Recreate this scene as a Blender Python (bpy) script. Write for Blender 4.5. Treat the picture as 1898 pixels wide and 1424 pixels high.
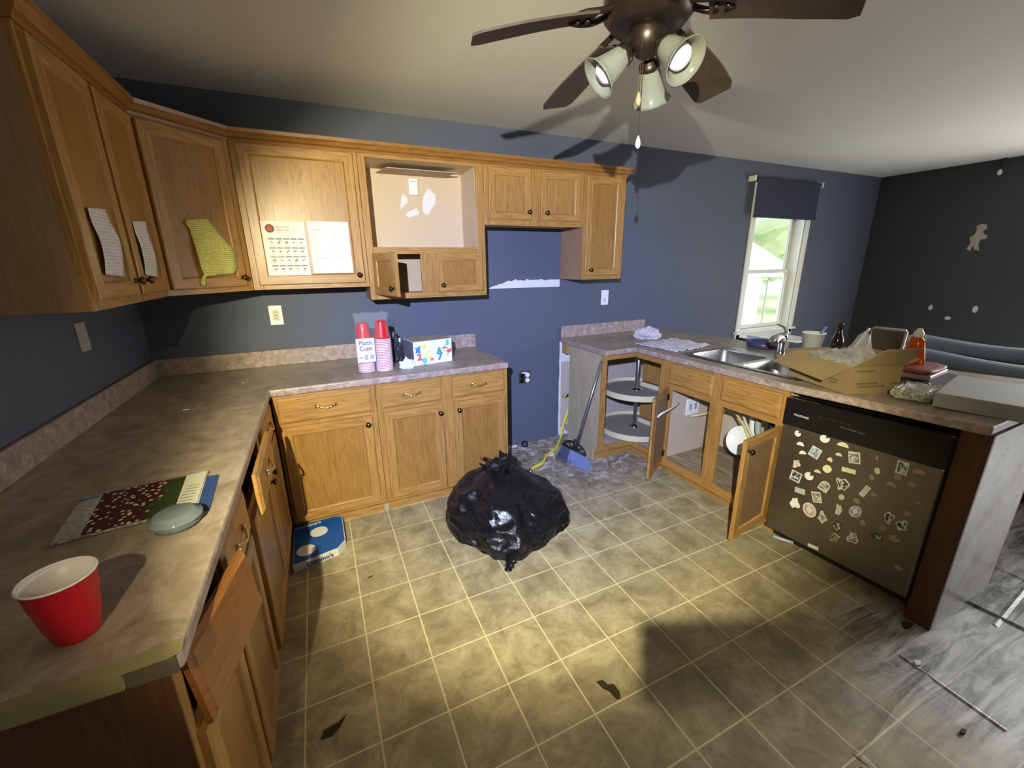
import bpy, bmesh, math, random
from mathutils import Vector, Matrix, noise
random.seed(7)
for o in list(bpy.data.objects): bpy.data.objects.remove(o, do_unlink=True)
sc = bpy.context.scene
COL = sc.collection
R = math.radians

# ------------------------------------------------------------------ camera
CAM = Vector((.9178, -3.0275, 1.5307))
def cam_axes(yaw, pitch, roll):
    a, b, c = R(yaw), R(pitch), R(roll)
    fw = Vector((math.sin(a)*math.cos(b), math.cos(a)*math.cos(b), math.sin(b)))
    rt = Vector((math.cos(a), -math.sin(a), 0)); up = rt.cross(fw)
    return rt*math.cos(c)+up*math.sin(c), up*math.cos(c)-rt*math.sin(c), fw
CR, CU, CF = cam_axes(24.6813, -16.2078, -.7168)
cd = bpy.data.cameras.new('camera'); co = bpy.data.objects.new('camera', cd); COL.objects.link(co)
cm = Matrix((CR, CU, -CF)).transposed().to_4x4(); cm.translation = CAM
co.matrix_world = cm
cd.sensor_fit = 'HORIZONTAL'; cd.sensor_width = 36; cd.lens = 768.4/1898*36
cd.clip_start = .01; cd.clip_end = 200
sc.camera = co

# ------------------------------------------------------------------ world, colour, lights
sc.view_settings.view_transform = 'Standard'; sc.view_settings.look = 'None'
sc.view_settings.gamma = 1; sc.view_settings.exposure = 0; sc.view_settings.use_curve_mapping = False
w = bpy.data.worlds.new('sky'); sc.world = w; w.use_nodes = True
nt = w.node_tree; nt.nodes.clear()
wo = nt.nodes.new('ShaderNodeOutputWorld'); bg = nt.nodes.new('ShaderNodeBackground')
sky = nt.nodes.new('ShaderNodeTexSky'); sky.sky_type = 'NISHITA'; sky.sun_disc = False
sky.sun_elevation = R(50); sky.sun_rotation = R(150); sky.dust_density = 4; sky.air_density = 1
mxs = nt.nodes.new('ShaderNodeMix'); mxs.data_type = 'RGBA'; mxs.inputs[0].default_value = .75
mxs.inputs[7].default_value = (1, 1, 1, 1)
nt.links.new(sky.outputs[0], mxs.inputs[6]); nt.links.new(mxs.outputs[2], bg.inputs[0])
bg.inputs[1].default_value = 1.35
nt.links.new(bg.outputs[0], wo.inputs[0])

# the hand torch that lights the room, held up left of the lens
TORCH = Vector((.556, -3.42, 1.897))
AIM = CF*768.4 + CR*(992-949) - CU*(665-712); AIM.normalize()
AIMPT = CAM + AIM*3.0
ld = bpy.data.lights.new('torch_light', 'SPOT'); lo = bpy.data.objects.new('torch_light', ld); COL.objects.link(lo)
lo.location = TORCH; lo.rotation_euler = (AIMPT-TORCH).to_track_quat('-Z', 'Y').to_euler()
ld.energy = 700; ld.spot_size = R(150); ld.spot_blend = .3; ld.shadow_soft_size = .012
ld.use_nodes = True; n = ld.node_tree; n.nodes.clear()
lout = n.nodes.new('ShaderNodeOutputLight'); lem = n.nodes.new('ShaderNodeEmission')
tc = n.nodes.new('ShaderNodeTexCoord'); sx = n.nodes.new('ShaderNodeSeparateXYZ')
ab = n.nodes.new('ShaderNodeMath'); ab.operation = 'ABSOLUTE'
rp = n.nodes.new('ShaderNodeValToRGB'); cr_ = n.nodes.new('ShaderNodeValToRGB')
n.links.new(tc.outputs['Normal'], sx.inputs[0]); n.links.new(sx.outputs[2], ab.inputs[0])
n.links.new(ab.outputs[0], rp.inputs[0]); n.links.new(ab.outputs[0], cr_.inputs[0])
def ramp(node, stops):
    el = node.color_ramp.elements
    while len(el) < len(stops): el.new(.5)
    for e, (p, c) in zip(el, sorted(stops)): e.position = p; e.color = (*c, 1) if len(c) == 3 else c
# beam profile: cos(angle) -> strength
ramp(rp, [(.55, (.0015,)*3), (.70, (.006,)*3), (.79, (.016,)*3), (.828, (.08,)*3), (.850, (.34,)*3), (.872, (.72,)*3), (.905, (.85,)*3), (.965, (1.,)*3)])
ramp(cr_, [(.70, (1., .82, .52)), (.84, (1., .88, .52)), (.885, (1., .95, .66)), (.93, (.90, .94, .98)), (.97, (.70, .82, 1.30))])
ml = n.nodes.new('ShaderNodeMath'); ml.operation = 'MULTIPLY'; ml.inputs[1].default_value = 1.
n.links.new(rp.outputs[0], ml.inputs[0]); n.links.new(ml.outputs[0], lem.inputs[1])
n.links.new(cr_.outputs[0], lem.inputs[0]); n.links.new(lem.outputs[0], lout.inputs[0])

# daylight through the patio door opening (right wall) and the small window (back wall)
def area(name, loc, direction, sx_, sy_, energy, color=(1, 1, 1)):
    a = bpy.data.lights.new(name, 'AREA'); a.shape = 'RECTANGLE'; a.size = sx_; a.size_y = sy_; a.energy = energy; a.color = color
    o = bpy.data.objects.new(name, a); COL.objects.link(o); o.location = loc
    o.rotation_euler = Vector(direction).to_track_quat('-Z', 'Y').to_euler(); return o
DOOR_Y0, DOOR_Y1 = -3.75, -1.9
area('patio_daylight', (10.2, -3.0, 3.3), (-3.6, .1, -2.5), 4.0, 2.6, 1550, (1., .99, .96))
area('patio_ground_bounce', (7.45, (DOOR_Y0+DOOR_Y1)/2, .75), (-1, -.05, 1.0), 1.75, 1.2, 85, (1., .99, .96))
area('window_daylight', (4.6, 3.4, 4.2), (.8, -3.4, -2.7), 3.0, 2.0, 170, (.92, .97, 1.))

# ------------------------------------------------------------------ materials
def mat(name, base=(.5, .5, .5), rough=.5, metal=0, spec=.5, trans=0, ior=1.45, alpha=1, emit=None, es=0, coat=0):
    m = bpy.data.materials.new(name); m.use_nodes = True
    b = m.node_tree.nodes['Principled BSDF']
    b.inputs['Base Color'].default_value = (*base, 1); b.inputs['Roughness'].default_value = rough
    b.inputs['Metallic'].default_value = metal; b.inputs['Specular IOR Level'].default_value = spec
    b.inputs['Transmission Weight'].default_value = trans; b.inputs['IOR'].default_value = ior
    b.inputs['Alpha'].default_value = alpha; b.inputs['Coat Weight'].default_value = coat
    if emit: b.inputs['Emission Color'].default_value = (*emit, 1); b.inputs['Emission Strength'].default_value = es
    return m
class N:
    def __init__(s, m): s.m = m; s.t = m.node_tree; s.b = s.t.nodes['Principled BSDF']
    def n(s, t, **k):
        x = s.t.nodes.new(t)
        for a, v in k.items(): setattr(x, a, v)
        return x
    def l(s, a, b): s.t.links.new(a, b)
    def coord(s, scale=(1, 1, 1), rot=(0, 0, 0), loc=(0, 0, 0), kind='Object'):
        c = s.n('ShaderNodeTexCoord'); mp = s.n('ShaderNodeMapping')
        mp.inputs['Scale'].default_value = scale; mp.inputs['Rotation'].default_value = rot; mp.inputs['Location'].default_value = loc
        s.l(c.outputs[kind], mp.inputs[0]); return mp.outputs[0]
    def noise(s, vec, scale, detail=4, rough=.6, dist=0):
        x = s.n('ShaderNodeTexNoise'); x.inputs['Scale'].default_value = scale; x.inputs['Detail'].default_value = detail
        x.inputs['Roughness'].default_value = rough; x.inputs['Distortion'].default_value = dist; s.l(vec, x.inputs['Vector']); return x.outputs[0]
    def ramp(s, fac, stops, const=False):
        x = s.n('ShaderNodeValToRGB'); ramp(x, stops)
        if const: x.color_ramp.interpolation = 'CONSTANT'
        s.l(fac, x.inputs[0]); return x.outputs[0]
    def mix(s, fac, a, b, mode='MIX'):
        x = s.n('ShaderNodeMix'); x.data_type = 'RGBA'; x.blend_type = mode
        for v, i in ((fac, 0), (a, 6), (b, 7)):
            if hasattr(v, 'links'): s.l(v, x.inputs[i])
            elif i == 0: x.inputs[0].default_value = v
            else: x.inputs[i].default_value = (*v, 1)
        return x.outputs[2]
    def math(s, op, a, b=0):
        x = s.n('ShaderNodeMath'); x.operation = op
        for v, i in ((a, 0), (b, 1)):
            if hasattr(v, 'links'): s.l(v, x.inputs[i])
            else: x.inputs[i].default_value = v
        return x.outputs[0]
    def bump(s, h, strength=.3, dist=.002):
        x = s.n('ShaderNodeBump'); x.inputs['Strength'].default_value = strength; x.inputs['Distance'].default_value = dist
        s.l(h, x.inputs['Height']); s.l(x.outputs[0], s.b.inputs['Normal'])
    def base(s, c): s.l(c, s.b.inputs['Base Color'])
    def rough(s, c): s.l(c, s.b.inputs['Roughness'])

def oak(name, vertical, light, dark, rough=.34, seed=0):
    m = mat(name, light, rough, spec=.5); q = N(m)
    sc_ = (9, 9, .55) if vertical else (.55, .55, 9)
    v = q.coord(sc_, loc=(seed, seed*.7, seed*.3))
    a = q.noise(v, 1.6, 3, .5, 1.2)
    w_ = q.math('MULTIPLY', a, 11.); w_ = q.math('FRACT', w_)
    rings = q.ramp(w_, [(0, (.15,)*3), (.25, (.75,)*3), (.8, (1,)*3), (1, (.1,)*3)])
    sc2 = (90, 90, 2.2) if vertical else (2.2, 2.2, 90)
    f = q.noise(q.coord(sc2), 2.2, 3, .7)
    pores = q.ramp(f, [(.36, (0,)*3), (.5, (.75,)*3), (.65, (1,)*3)])
    big = q.noise(q.coord((2, 2, 1)), 2.2, 2)
    c = q.mix(rings, tuple(d*1.1 for d in dark), light)
    c = q.mix(q.math('MULTIPLY', q.math('SUBTRACT', 1., pores), .72), c, dark)
    c = q.mix(q.math('MULTIPLY', big, .55), c, tuple(l*.72 for l in light))
    q.base(c); q.bump(f, .12, .0006)
    q.rough(q.math('ADD', q.math('MULTIPLY', f, .22), rough-.1))
    return m
L1 = (.50, .27, .075); D1 = (.21, .095, .022)
OV = oak('oak_vertical_grain', True, L1, D1)
OH = oak('oak_horizontal_grain', False, L1, D1, seed=3)
OP = oak('oak_panel', True, (.40, .205, .05), (.20, .09, .02), seed=5)
OPU = oak('oak_panel_upper', True, (.46, .25, .07), (.20, .095, .024), seed=8)
SIDE = oak('oak_print_side', True, (.42, .25, .14), (.30, .17, .09), .45, seed=2)
BROWN = oak('brown_stained_panel', True, (.13, .052, .02), (.07, .028, .010), .45, seed=11)
PLY = mat('bare_plywood', (.42, .35, .22), .7); q = N(PLY)
q.base(q.mix(q.noise(q.coord((6, 6, 1.5)), 3, 5), (.30, .24, .15), (.55, .47, .31)))
TAN = mat('tan_cabinet_lining', (.50, .38, .24), .6)
DARKIN = mat('cabinet_underside', (.20, .14, .08), .7)

CT = mat('mottled_laminate_counter', (.17, .14, .12), .42); q = N(CT)
v = q.coord((1, 1, 1)); a = q.noise(v, 9, 8, .72, .9); b = q.noise(v, 90, 4, .7)
c = q.ramp(a, [(.3, (.20, .15, .11)), (.5, (.34, .27, .20)), (.68, (.48, .39, .30))])
c = q.mix(q.ramp(b, [(.55, (0,)*3), (.7, (1,)*3)]), c, (.29, .24, .20)); q.base(c)
q.rough(q.math('ADD', q.math('MULTIPLY', a, .3), .26))
CTE = mat('pinkish_laminate_edge', (.30, .24, .21), .38); q = N(CTE)
v = q.coord((1, 1, 1)); a = q.noise(v, 26, 6, .7, .8)
q.base(q.ramp(a, [(.3, (.20, .14, .115)), (.5, (.34, .26, .22)), (.7, (.50, .42, .37))]))

def paint(name, c, sc_=.25, r_=.6):
    m = mat(name, c, r_, spec=.22); q = N(m)
    a = q.noise(q.coord(), 1.3, 4); b = q.noise(q.coord(), 130, 2)
    q.base(q.mix(a, tuple(x*(1-sc_) for x in c), tuple(x*(1+sc_) for x in c))); q.bump(b, .12, .001); return m
WALL = paint('slate_wall_paint', (.103, .115, .156), .10, .6)
WALLR = paint('dark_grey_wall', (.070, .072, .073), .12)  # darker, greyer tone used on the right and front walls
CEIL = paint('ceiling_paint', (.68, .66, .61), .04, .8)
WHITE = mat('white_gloss_trim', (.75, .76, .72), .35)
PLW = mat('white_plastic', (.80, .80, .78), .35)
DRY = paint('bare_drywall', (.72, .71, .70), .08)
NAVY = mat('navy_shade_fabric', (.022, .026, .060), .75)

# floor: sheet vinyl with tile grid, stains
FL = mat('vinyl_tile_floor', (.4, .35, .25), .5); q = N(FL)
P_, OX, OY = .2322, .9254, -1.0036
geo = q.n('ShaderNodeNewGeometry'); sp = q.n('ShaderNodeSeparateXYZ'); q.l(geo.outputs['Position'], sp.inputs[0])
def grid(o, off):
    f = q.math('FRACT', q.math('ADD', q.math('DIVIDE', q.math('SUBTRACT', o, off), P_), 40.5))
    return q.math('LESS_THAN', q.math('ABSOLUTE', q.math('SUBTRACT', f, .5)), .0125)
gx, gy = grid(sp.outputs[0], OX), grid(sp.outputs[1], OY)
line = q.math('MAXIMUM', gx, gy)
vt = q.n('ShaderNodeVectorMath'); vt.operation = 'SCALE'; vt.inputs[3].default_value = 1; q.l(geo.outputs['Position'], vt.inputs[0])
pos = vt.outputs[0]
na = q.noise(pos, 7, 7, .68, .5); nb = q.noise(pos, 40, 5, .7); nc = q.noise(pos, 1.4, 3)
tile = q.ramp(na, [(.28, (.20, .165, .10)), (.45, (.36, .305, .185)), (.6, (.50, .435, .275)), (.75, (.62, .55, .36))])
tile = q.mix(q.ramp(nb, [(.3, (.45,)*3), (.48, (0,)*3)]), tile, (.16, .13, .085))
tile = q.mix(q.ramp(nc, [(.35, (.40,)*3), (.6, (0,)*3)]), tile, (.22, .185, .115))
cgrid = q.mix(q.math('MULTIPLY', line, .85), tile, (.78, .71, .46))
# grime where the stove stood and round the corner cabinet
def smooth(o, a0, a1):
    x = q.n('ShaderNodeMapRange'); x.interpolation_type = 'SMOOTHSTEP'
    x.inputs[1].default_value = a0; x.inputs[2].default_value = a1; q.l(o, x.inputs[0]); return x.outputs[0]
wob = q.math('MULTIPLY', q.math('SUBTRACT', q.noise(pos, 2.2, 4), .5), .9)
yy = q.math('ADD', sp.outputs[1], wob); xx = q.math('ADD', sp.outputs[0], wob)
m1 = q.math('MULTIPLY', smooth(yy, -1.15, -.60), smooth(sp.outputs[0], 1.9, 2.1))
grime = q.ramp(q.noise(pos, 9, 7, .75, 1.5), [(.3, (.05, .04, .030)), (.42, (.19, .15, .11)), (.54, (.38, .32, .26)), (.60, (.70, .66, .62))])
cgrid = q.mix(q.math('MULTIPLY', m1, q.math('ADD', q.math('MULTIPLY', na, .5), .62)), cgrid, grime)
# streaky dirt on vinyl in the next room, daylight grey painted into the colour
m2 = q.math('MULTIPLY', smooth(xx, 2.35, 2.9), q.math('SUBTRACT', 1., smooth(yy, -2.5, -2.2)))
m3 = smooth(sp.outputs[0], 3.62, 3.72)
m2 = q.math('MAXIMUM', m2, m3)
sv = q.n('ShaderNodeMapping'); sv.inputs['Scale'].default_value = (1.2, 9, 1); sv.inputs['Rotation'].default_value = (0, 0, R(12)); q.l(geo.outputs['Position'], sv.inputs[0])
dn = q.noise(sv.outputs[0], 2.2, 8, .7, 1.)
dirt_daylight = q.ramp(dn, [(.34, (.05, .048, .046)), (.46, (.24, .238, .235)), (.57, (.48, .48, .475)), (.70, (.70, .70, .70))])
dirt_daylight = q.mix(q.math('MULTIPLY', line, .5), dirt_daylight, (.50, .50, .49))
cgrid = q.mix(m2, cgrid, dirt_daylight)
q.base(cgrid); q.bump(q.math('ADD', na, q.math('MULTIPLY', line, -.35)), .16, .004)
q.rough(q.math('ADD', q.math('MULTIPLY', nb, .35), .30))

STEEL = mat('brushed_steel', (.42, .42, .43), .24, 1); q = N(STEEL)
q.rough(q.ramp(q.noise(q.coord((3, 60, 3)), 8, 3), [(.3, (.26,)*3), (.7, (.42,)*3)]))
DWS = mat('dishwasher_steel', (.30, .275, .235), .38, .9); q = N(DWS)
q.rough(q.ramp(q.noise(q.coord((2, 2, 60)), 4, 3), [(.3, (.30,)*3), (.7, (.48,)*3)]))
q.base(q.mix(q.noise(q.coord(), 2.5, 4), (.17, .15, .125), (.26, .235, .20)))
BLK = mat('black_gloss_plastic', (.008, .008, .009), .22)
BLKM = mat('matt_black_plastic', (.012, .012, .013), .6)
BRZ = mat('dark_bronze_knob', (.11, .07, .045), .3, 1)
BRASS = mat('polished_brass', (.72, .56, .30), .25, 1)
FANB = mat('fan_bronze', (.055, .038, .030), .38, .8)
FANW = mat('fan_blade_walnut', (.045, .030, .024), .5); q = N(FANW)
q.base(q.mix(q.noise(q.coord((2, 2, 2)), 12, 6, .7), (.028, .018, .014), (.085, .06, .048)))
CHR = mat('chrome', (.75, .75, .75), .12, 1)
ZINC = mat('zinc_tube', (.5, .52, .55), .35, 1)
GLASS = mat('window_glass', (1, 1, 1), .0, trans=1, ior=1.02); GLASS.use_backface_culling = False
SHADE = mat('frosted_amber_glass', (.52, .53, .42), .14, trans=.7, ior=1.35)
BULB = mat('white_bulb_glass', (.85, .85, .88), .3)
CLEAR = mat('clear_plastic_film', (.92, .94, .97), .12, trans=.85, ior=1.12, alpha=.38); 
RED = mat('red_cup_plastic', (.55, .008, .018), .32)
PINKW = mat('cup_white_plastic', (.72, .56, .62), .35); q = N(PINKW)
s3_ = q.n('ShaderNodeSeparateXYZ'); q.l(q.coord(), s3_.inputs[0])
q.base(q.mix(q.math('GREATER_THAN', q.math('FRACT', q.math('DIVIDE', q.math('SUBTRACT', s3_.outputs[2], .004), .0098)), .55), (.80, .70, .74), (.50, .12, .24)))
CUPIN = mat('cup_white_inside', (.75, .68, .68), .4)
PAPER = mat('white_paper', (.78, .78, .76), .8)
INK = mat('grey_ink', (.16, .16, .18), .8); INKR = mat('red_ink', (.40, .12, .09), .8); INKP = mat('purple_ink', (.16, .07, .22), .8); INKL = mat('light_grey_ink', (.42, .43, .46), .8)
def written(m, paper, ink, rows=190, thr=.47):
    q = N(m); s_ = q.n('ShaderNodeSeparateXYZ'); q.l(q.coord(), s_.inputs[0])
    ln_ = q.math('LESS_THAN', q.math('FRACT', q.math('MULTIPLY', s_.outputs[2], rows*.55)), .32)
    wd = q.math('GREATER_THAN', q.noise(q.coord((60, 60, 105)), 1.6, 3, .7), thr)
    q.base(q.mix(q.math('MULTIPLY', q.math('MULTIPLY', ln_, wd), .75), paper, ink))
YEL = mat('yellow_legal_paper', (.66, .62, .16), .8); written(YEL, (.62, .60, .17), (.14, .15, .10))
RECI = mat('recipe_paper_white', (.7, .7, .7), .8); written(RECI, (.70, .69, .68), (.30, .30, .33), 170, .5)
CARD = mat('cardboard', (.36, .25, .115), .8); q = N(CARD)
q.base(q.mix(q.noise(q.coord((1, 1, 1)), 6, 5), (.21, .145, .066), (.31, .22, .105)))
CARDD = mat('cardboard_print', (.14, .095, .045), .8)
BAG = mat('black_bin_liner', (.006, .006, .009), .20, spec=.6); q = N(BAG)
v = q.coord(); f1 = q.noise(v, 9, 6, .65, 1.8); f2 = q.n('ShaderNodeTexVoronoi'); f2.feature = 'DISTANCE_TO_EDGE'; f2.inputs['Scale'].default_value = 9; q.l(v, f2.inputs['Vector'])
q.bump(q.math('ADD', f1, q.math('MULTIPLY', q.math('MINIMUM', f2.outputs[0], .10), .8)), .6, .012)
BLUE = mat('pizza_box_blue', (.012, .10, .42), .55); 
YCORD = mat('yellow_gas_hose', (.78, .66, .07), .45)
BRIS = mat('blue_bristles', (.20, .24, .42), .6); BRISD = mat('dark_bristles', (.07, .09, .14), .6)
CLOTH = mat('white_cloth', (.62, .58, .60), .9); q = N(CLOTH); q.bump(q.noise(q.coord(), 160, 3), .4, .002)
ORANGE = mat('orange_dish_soap', (.80, .16, .01), .12, trans=.55, ior=1.35)
REDC = mat('dusty_red_lid', (.22, .045, .05), .55); 
GREENM = mat('green_foil', (.05, .09, .04), .45)
GREYP = mat('grey_plastic', (.30, .34, .36), .35)
SOFA = mat('grey_blue_fabric', (.10, .115, .135), .85); q = N(SOFA); q.bump(q.noise(q.coord(), 60, 4), .4, .004)
DKSEAM = mat('black_piping', (.010, .010, .011), .6)
FOAM = mat('white_foam_lid', (.40, .41, .40), .6)
TAPE = mat('yellowed_tape', (.26, .22, .105), .6)
LAM = mat('grey_scuffed_laminate', (.42, .40, .39), .35); q = N(LAM)
a = q.noise(q.coord((1, 1, 1)), 2.6, 6, .7); b = q.noise(q.coord((1, 5, 3)), 5, 5, .7, 1.5)
c = q.ramp(a, [(.35, (.20, .165, .155)), (.5, (.40, .375, .365)), (.7, (.55, .54, .53))])
c = q.mix(q.ramp(b, [(.30, (.75,)*3), (.40, (0,)*3)]), c, (.07, .06, .055)); q.base(c)
PINKWOOD = mat('leaf_debris', (.05, .035, .018), .8)
TREE = mat('tree_leaves', (.16, .34, .09), .7); q = N(TREE); q.base(q.mix(q.noise(q.coord(), 2.5, 5), (.34, .46, .32), (.78, .84, .68)))
GRASS = mat('lawn', (.45, .55, .28), .9); q = N(GRASS); q.base(q.mix(q.noise(q.coord(), 1.2, 5), (.42, .54, .26), (.72, .76, .50)))
SIDING = mat('white_siding', (.78, .78, .78), .7); q = N(SIDING)
g2 = q.n('ShaderNodeNewGeometry'); s2 = q.n('ShaderNodeSeparateXYZ'); q.l(g2.outputs['Position'], s2.inputs[0])
fz = q.math('FRACT', q.math('DIVIDE', q.math('ADD', s2.outputs[2], 5.), .13))
q.base(q.mix(q.math('LESS_THAN', fz, .12), (.80, .80, .80), (.45, .46, .48)))
ROOF = mat('pale_roof_shingles', (.62, .64, .66), .8)

# ------------------------------------------------------------------ helpers
W = Matrix.Identity(4)
TT = R(1.003)
PEN = Matrix.Translation((3.073, -.61, 0)) @ Matrix.Rotation(TT, 4, 'Z')   # local: x = away from kitchen, -y = towards camera
PEN2 = PEN @ Matrix.Translation((0, -1.16, 0)) @ Matrix.Rotation(R(-2.3), 4, 'X') @ Matrix.Translation((0, 1.16, 0))   # the dishwasher leans a little
def mesh_obj(name, bm, mats, parent=None, loc=(0, 0, 0), rz=0, smooth=False, bevel=0, kind=None, label=None):
    bmesh.ops.recalc_face_normals(bm, faces=bm.faces)
    me = bpy.data.meshes.new(name); bm.to_mesh(me); bm.free()
    for m in (mats if isinstance(mats, (list, tuple)) else [mats]): me.materials.append(m)
    if smooth:
        for p in me.polygons: p.use_smooth = True
    o = bpy.data.objects.new(name, me); COL.objects.link(o); o.parent = parent
    o.location = loc; o.rotation_euler = (0, 0, rz) if not isinstance(rz, (tuple, list)) else rz
    if bevel:
        b = o.modifiers.new('bevel', 'BEVEL'); b.width = bevel; b.segments = 2; b.limit_method = 'ANGLE'; b.angle_limit = R(40)
    if kind: o['kind'] = kind
    if label: o['label'] = label
    return o
class Thing:
    def __init__(s, name, label, cat, base=(0, 0, 0), frame=W, rz=0, group=None, rot=None):
        s.o = bpy.data.objects.new(name, None); COL.objects.link(s.o); s.o.empty_display_size = .1
        s.o.matrix_world = frame @ Matrix.Translation(base) @ (rot if rot is not None else Matrix.Rotation(rz, 4, 'Z'))
        s.o['label'] = label; s.o['category'] = cat
        if group: s.o['group'] = group
        s.shear = 0; s.b = Vector(base); s.local = bool(rz) or rot is not None
    def part(s, name, bm, mats, parent=None, world=True, **k):
        if s.shear:
            for v in bm.verts: v.co.z += s.shear*max(0, -v.co.y-1.16)
        if world and not s.local: bmesh.ops.translate(bm, vec=-s.b, verts=bm.verts)
        return mesh_obj(name, bm, mats, parent or s.o, **k)
    def L(s, p): return Vector(p)-s.b
def tag(o, label, cat, group=None, kind=None):
    o['label'] = label; o['category'] = cat
    if group: o['group'] = group
    if kind: o['kind'] = kind
    return o
def B(): return bmesh.new()
def setmi(bm, n0, mi):
    bm.faces.ensure_lookup_table()
    for f in bm.faces[n0:]: f.material_index = mi
def bx(bm, x0, x1, y0, y1, z0, z1, mi=0):
    n0 = len(bm.faces)
    vs = [bm.verts.new((x, y, z)) for x in (x0, x1) for y in (y0, y1) for z in (z0, z1)]
    for f in ((0, 1, 3, 2), (4, 6, 7, 5), (0, 4, 5, 1), (2, 3, 7, 6), (0, 2, 6, 4), (1, 5, 7, 3)):
        bm.faces.new([vs[i] for i in f]).material_index = mi
    return vs
def box(x0, x1, y0, y1, z0, z1, mi=0):
    bm = B(); bx(bm, x0, x1, y0, y1, z0, z1, mi); return bm
def lathe(bm, prof, n=24, c=(0, 0, 0), mi=0, M=None, cap=True):
    rings = []
    for r_, z in prof:
        ring = []
        for i in range(n):
            a = 2*math.pi*i/n; v = Vector((c[0]+r_*math.cos(a), c[1]+r_*math.sin(a), c[2]+z))
            if M: v = M @ v
            ring.append(bm.verts.new(v))
        rings.append(ring)
    for a, b in zip(rings, rings[1:]):
        for i in range(n): bm.faces.new((a[i], a[(i+1) % n], b[(i+1) % n], b[i])).material_index = mi
    if cap:
        if prof[0][0] > 1e-5: bm.faces.new(rings[0][::-1]).material_index = mi
        if prof[-1][0] > 1e-5: bm.faces.new(rings[-1]).material_index = mi
    return rings
def tube(bm, pts, r_, n=10, mi=0, radii=None, flat=1.0):
    pts = [Vector(p) for p in pts]; prev = None; rings = []
    for i, p in enumerate(pts):
        d = (pts[min(i+1, len(pts)-1)]-pts[max(i-1, 0)]).normalized()
        if prev is None:
            u = d.orthogonal().normalized()
        else:
            u = (prev - d*prev.dot(d)).normalized()
        prev = u; v = d.cross(u); rr = radii[i] if radii else r_
        rings.append([bm.verts.new(p+u*math.cos(2*math.pi*k/n)*rr+v*math.sin(2*math.pi*k/n)*rr*flat) for k in range(n)])
    for a, b in zip(rings, rings[1:]):
        for i in range(n): bm.faces.new((a[i], a[(i+1) % n], b[(i+1) % n], b[i])).material_index = mi
    bm.faces.new(rings[0][::-1]).material_index = mi; bm.faces.new(rings[-1]).material_index = mi
def spline(pts, k=8):
    pts = [Vector(p) for p in pts]; out = []
    P = [pts[0]*2-pts[1]]+pts+[pts[-1]*2-pts[-2]]
    for i in range(1, len(P)-2):
        for j in range(k):
            t = j/k; a, b, c, d = P[i-1], P[i], P[i+1], P[i+2]
            out.append(.5*((2*b)+(c-a)*t+(2*a-5*b+4*c-d)*t*t+(3*b-a-3*c+d)*t**3))
    out.append(pts[-1]); return out
def prism(bm, poly, z0, z1, mi=0, mtop=None):
    lo_ = [bm.verts.new((x, y, z0)) for x, y in poly]; hi = [bm.verts.new((x, y, z1)) for x, y in poly]
    n = len(poly); bm.faces.new(lo_[::-1]).material_index = mi; bm.faces.new(hi).material_index = mi if mtop is None else mtop
    for i in range(n): bm.faces.new((lo_[i], lo_[(i+1) % n], hi[(i+1) % n], hi[i])).material_index = mi
def text_obj(s, size, m, parent, loc, rot, name='lettering', align='CENTER', ext=.0004, sx=1., bold=0):
    cu = bpy.data.curves.new('t', 'FONT'); cu.body = s; cu.size = size; cu.align_x = align; cu.align_y = 'CENTER'; cu.extrude = ext; cu.offset = bold
    to = bpy.data.objects.new('t', cu); COL.objects.link(to)
    bpy.context.view_layer.update()
    me = bpy.data.meshes.new_from_object(to.evaluated_get(bpy.context.evaluated_depsgraph_get()))
    bpy.data.objects.remove(to, do_unlink=True); me.name = name
    me.materials.clear(); me.materials.append(m)
    o = bpy.data.objects.new(name, me); COL.objects.link(o); o.parent = parent; o.location = loc; o.rotation_euler = rot; o.scale = (sx, 1, 1)
    return o
RX90 = (R(90), 0, 0)
# ------------------------------------------------------------------ room shell
XR, YF, H = 7.13, -5.2, 2.45
bm = box(-.15, XR+.15, YF-.15, .15, -.12, 0)
# plywood seams telegraphing through the vinyl
def seam(bm, pts, w_=.012, h_=.004):
    for a, b in zip(pts, pts[1:]):
        a = Vector((*a, 0)); b = Vector((*b, 0)); d = (b-a).normalized(); nn = Vector((-d.y, d.x, 0))*w_
        q4 = [a-nn, b-nn, b+nn, a+nn]; lo_ = [bm.verts.new(v) for v in q4]
        t1 = [bm.verts.new(v+Vector((0, 0, h_))) for v in (a, b)]
        for f in ((lo_[0], lo_[1], t1[1], t1[0]), (lo_[2], lo_[3], t1[0], t1[1]), (lo_[0], t1[0], lo_[3]), (lo_[1], lo_[2], t1[1])): bm.faces.new(f)
seam(bm, [(2.86, -2.50), (2.85, -2.62), (2.835, -2.80)])
seam(bm, [(2.30, -2.64), (2.6, -2.60), (2.90, -2.585)], .03, .003)
seam(bm, [(3.47, -2.49), (3.485, -2.70), (3.50, -3.1), (3.50, -4.0)], .014, .009)
seam(bm, [(3.9, -1.5), (3.9, -2.2), (3.93, -3.2)], .02, .006)
seam(bm, [(3.4, -2.60), (4.0, -2.56), (5.2, -2.6)], .012, .004)
o = mesh_obj('floor', bm, FL, kind='structure')
mesh_obj('ceiling', box(-.15, XR+.15, YF-.15, .15, H, H+.12), CEIL, kind='structure')
WX0, WX1, WZ0, WZ1 = 5.02, 5.84, .79, 2.24
bm = B(); bx(bm, 0, WX0, 0, .15, 0, H); bx(bm, WX1, XR, 0, .15, 0, H); bx(bm, WX0, WX1, 0, .15, 0, WZ0); bx(bm, WX0, WX1, 0, .15, WZ1, H)
mesh_obj('wall_back', bm, WALL, kind='structure')
mesh_obj('wall_left', box(-.15, 0, YF, .15, 0, H), WALL, kind='structure')
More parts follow.
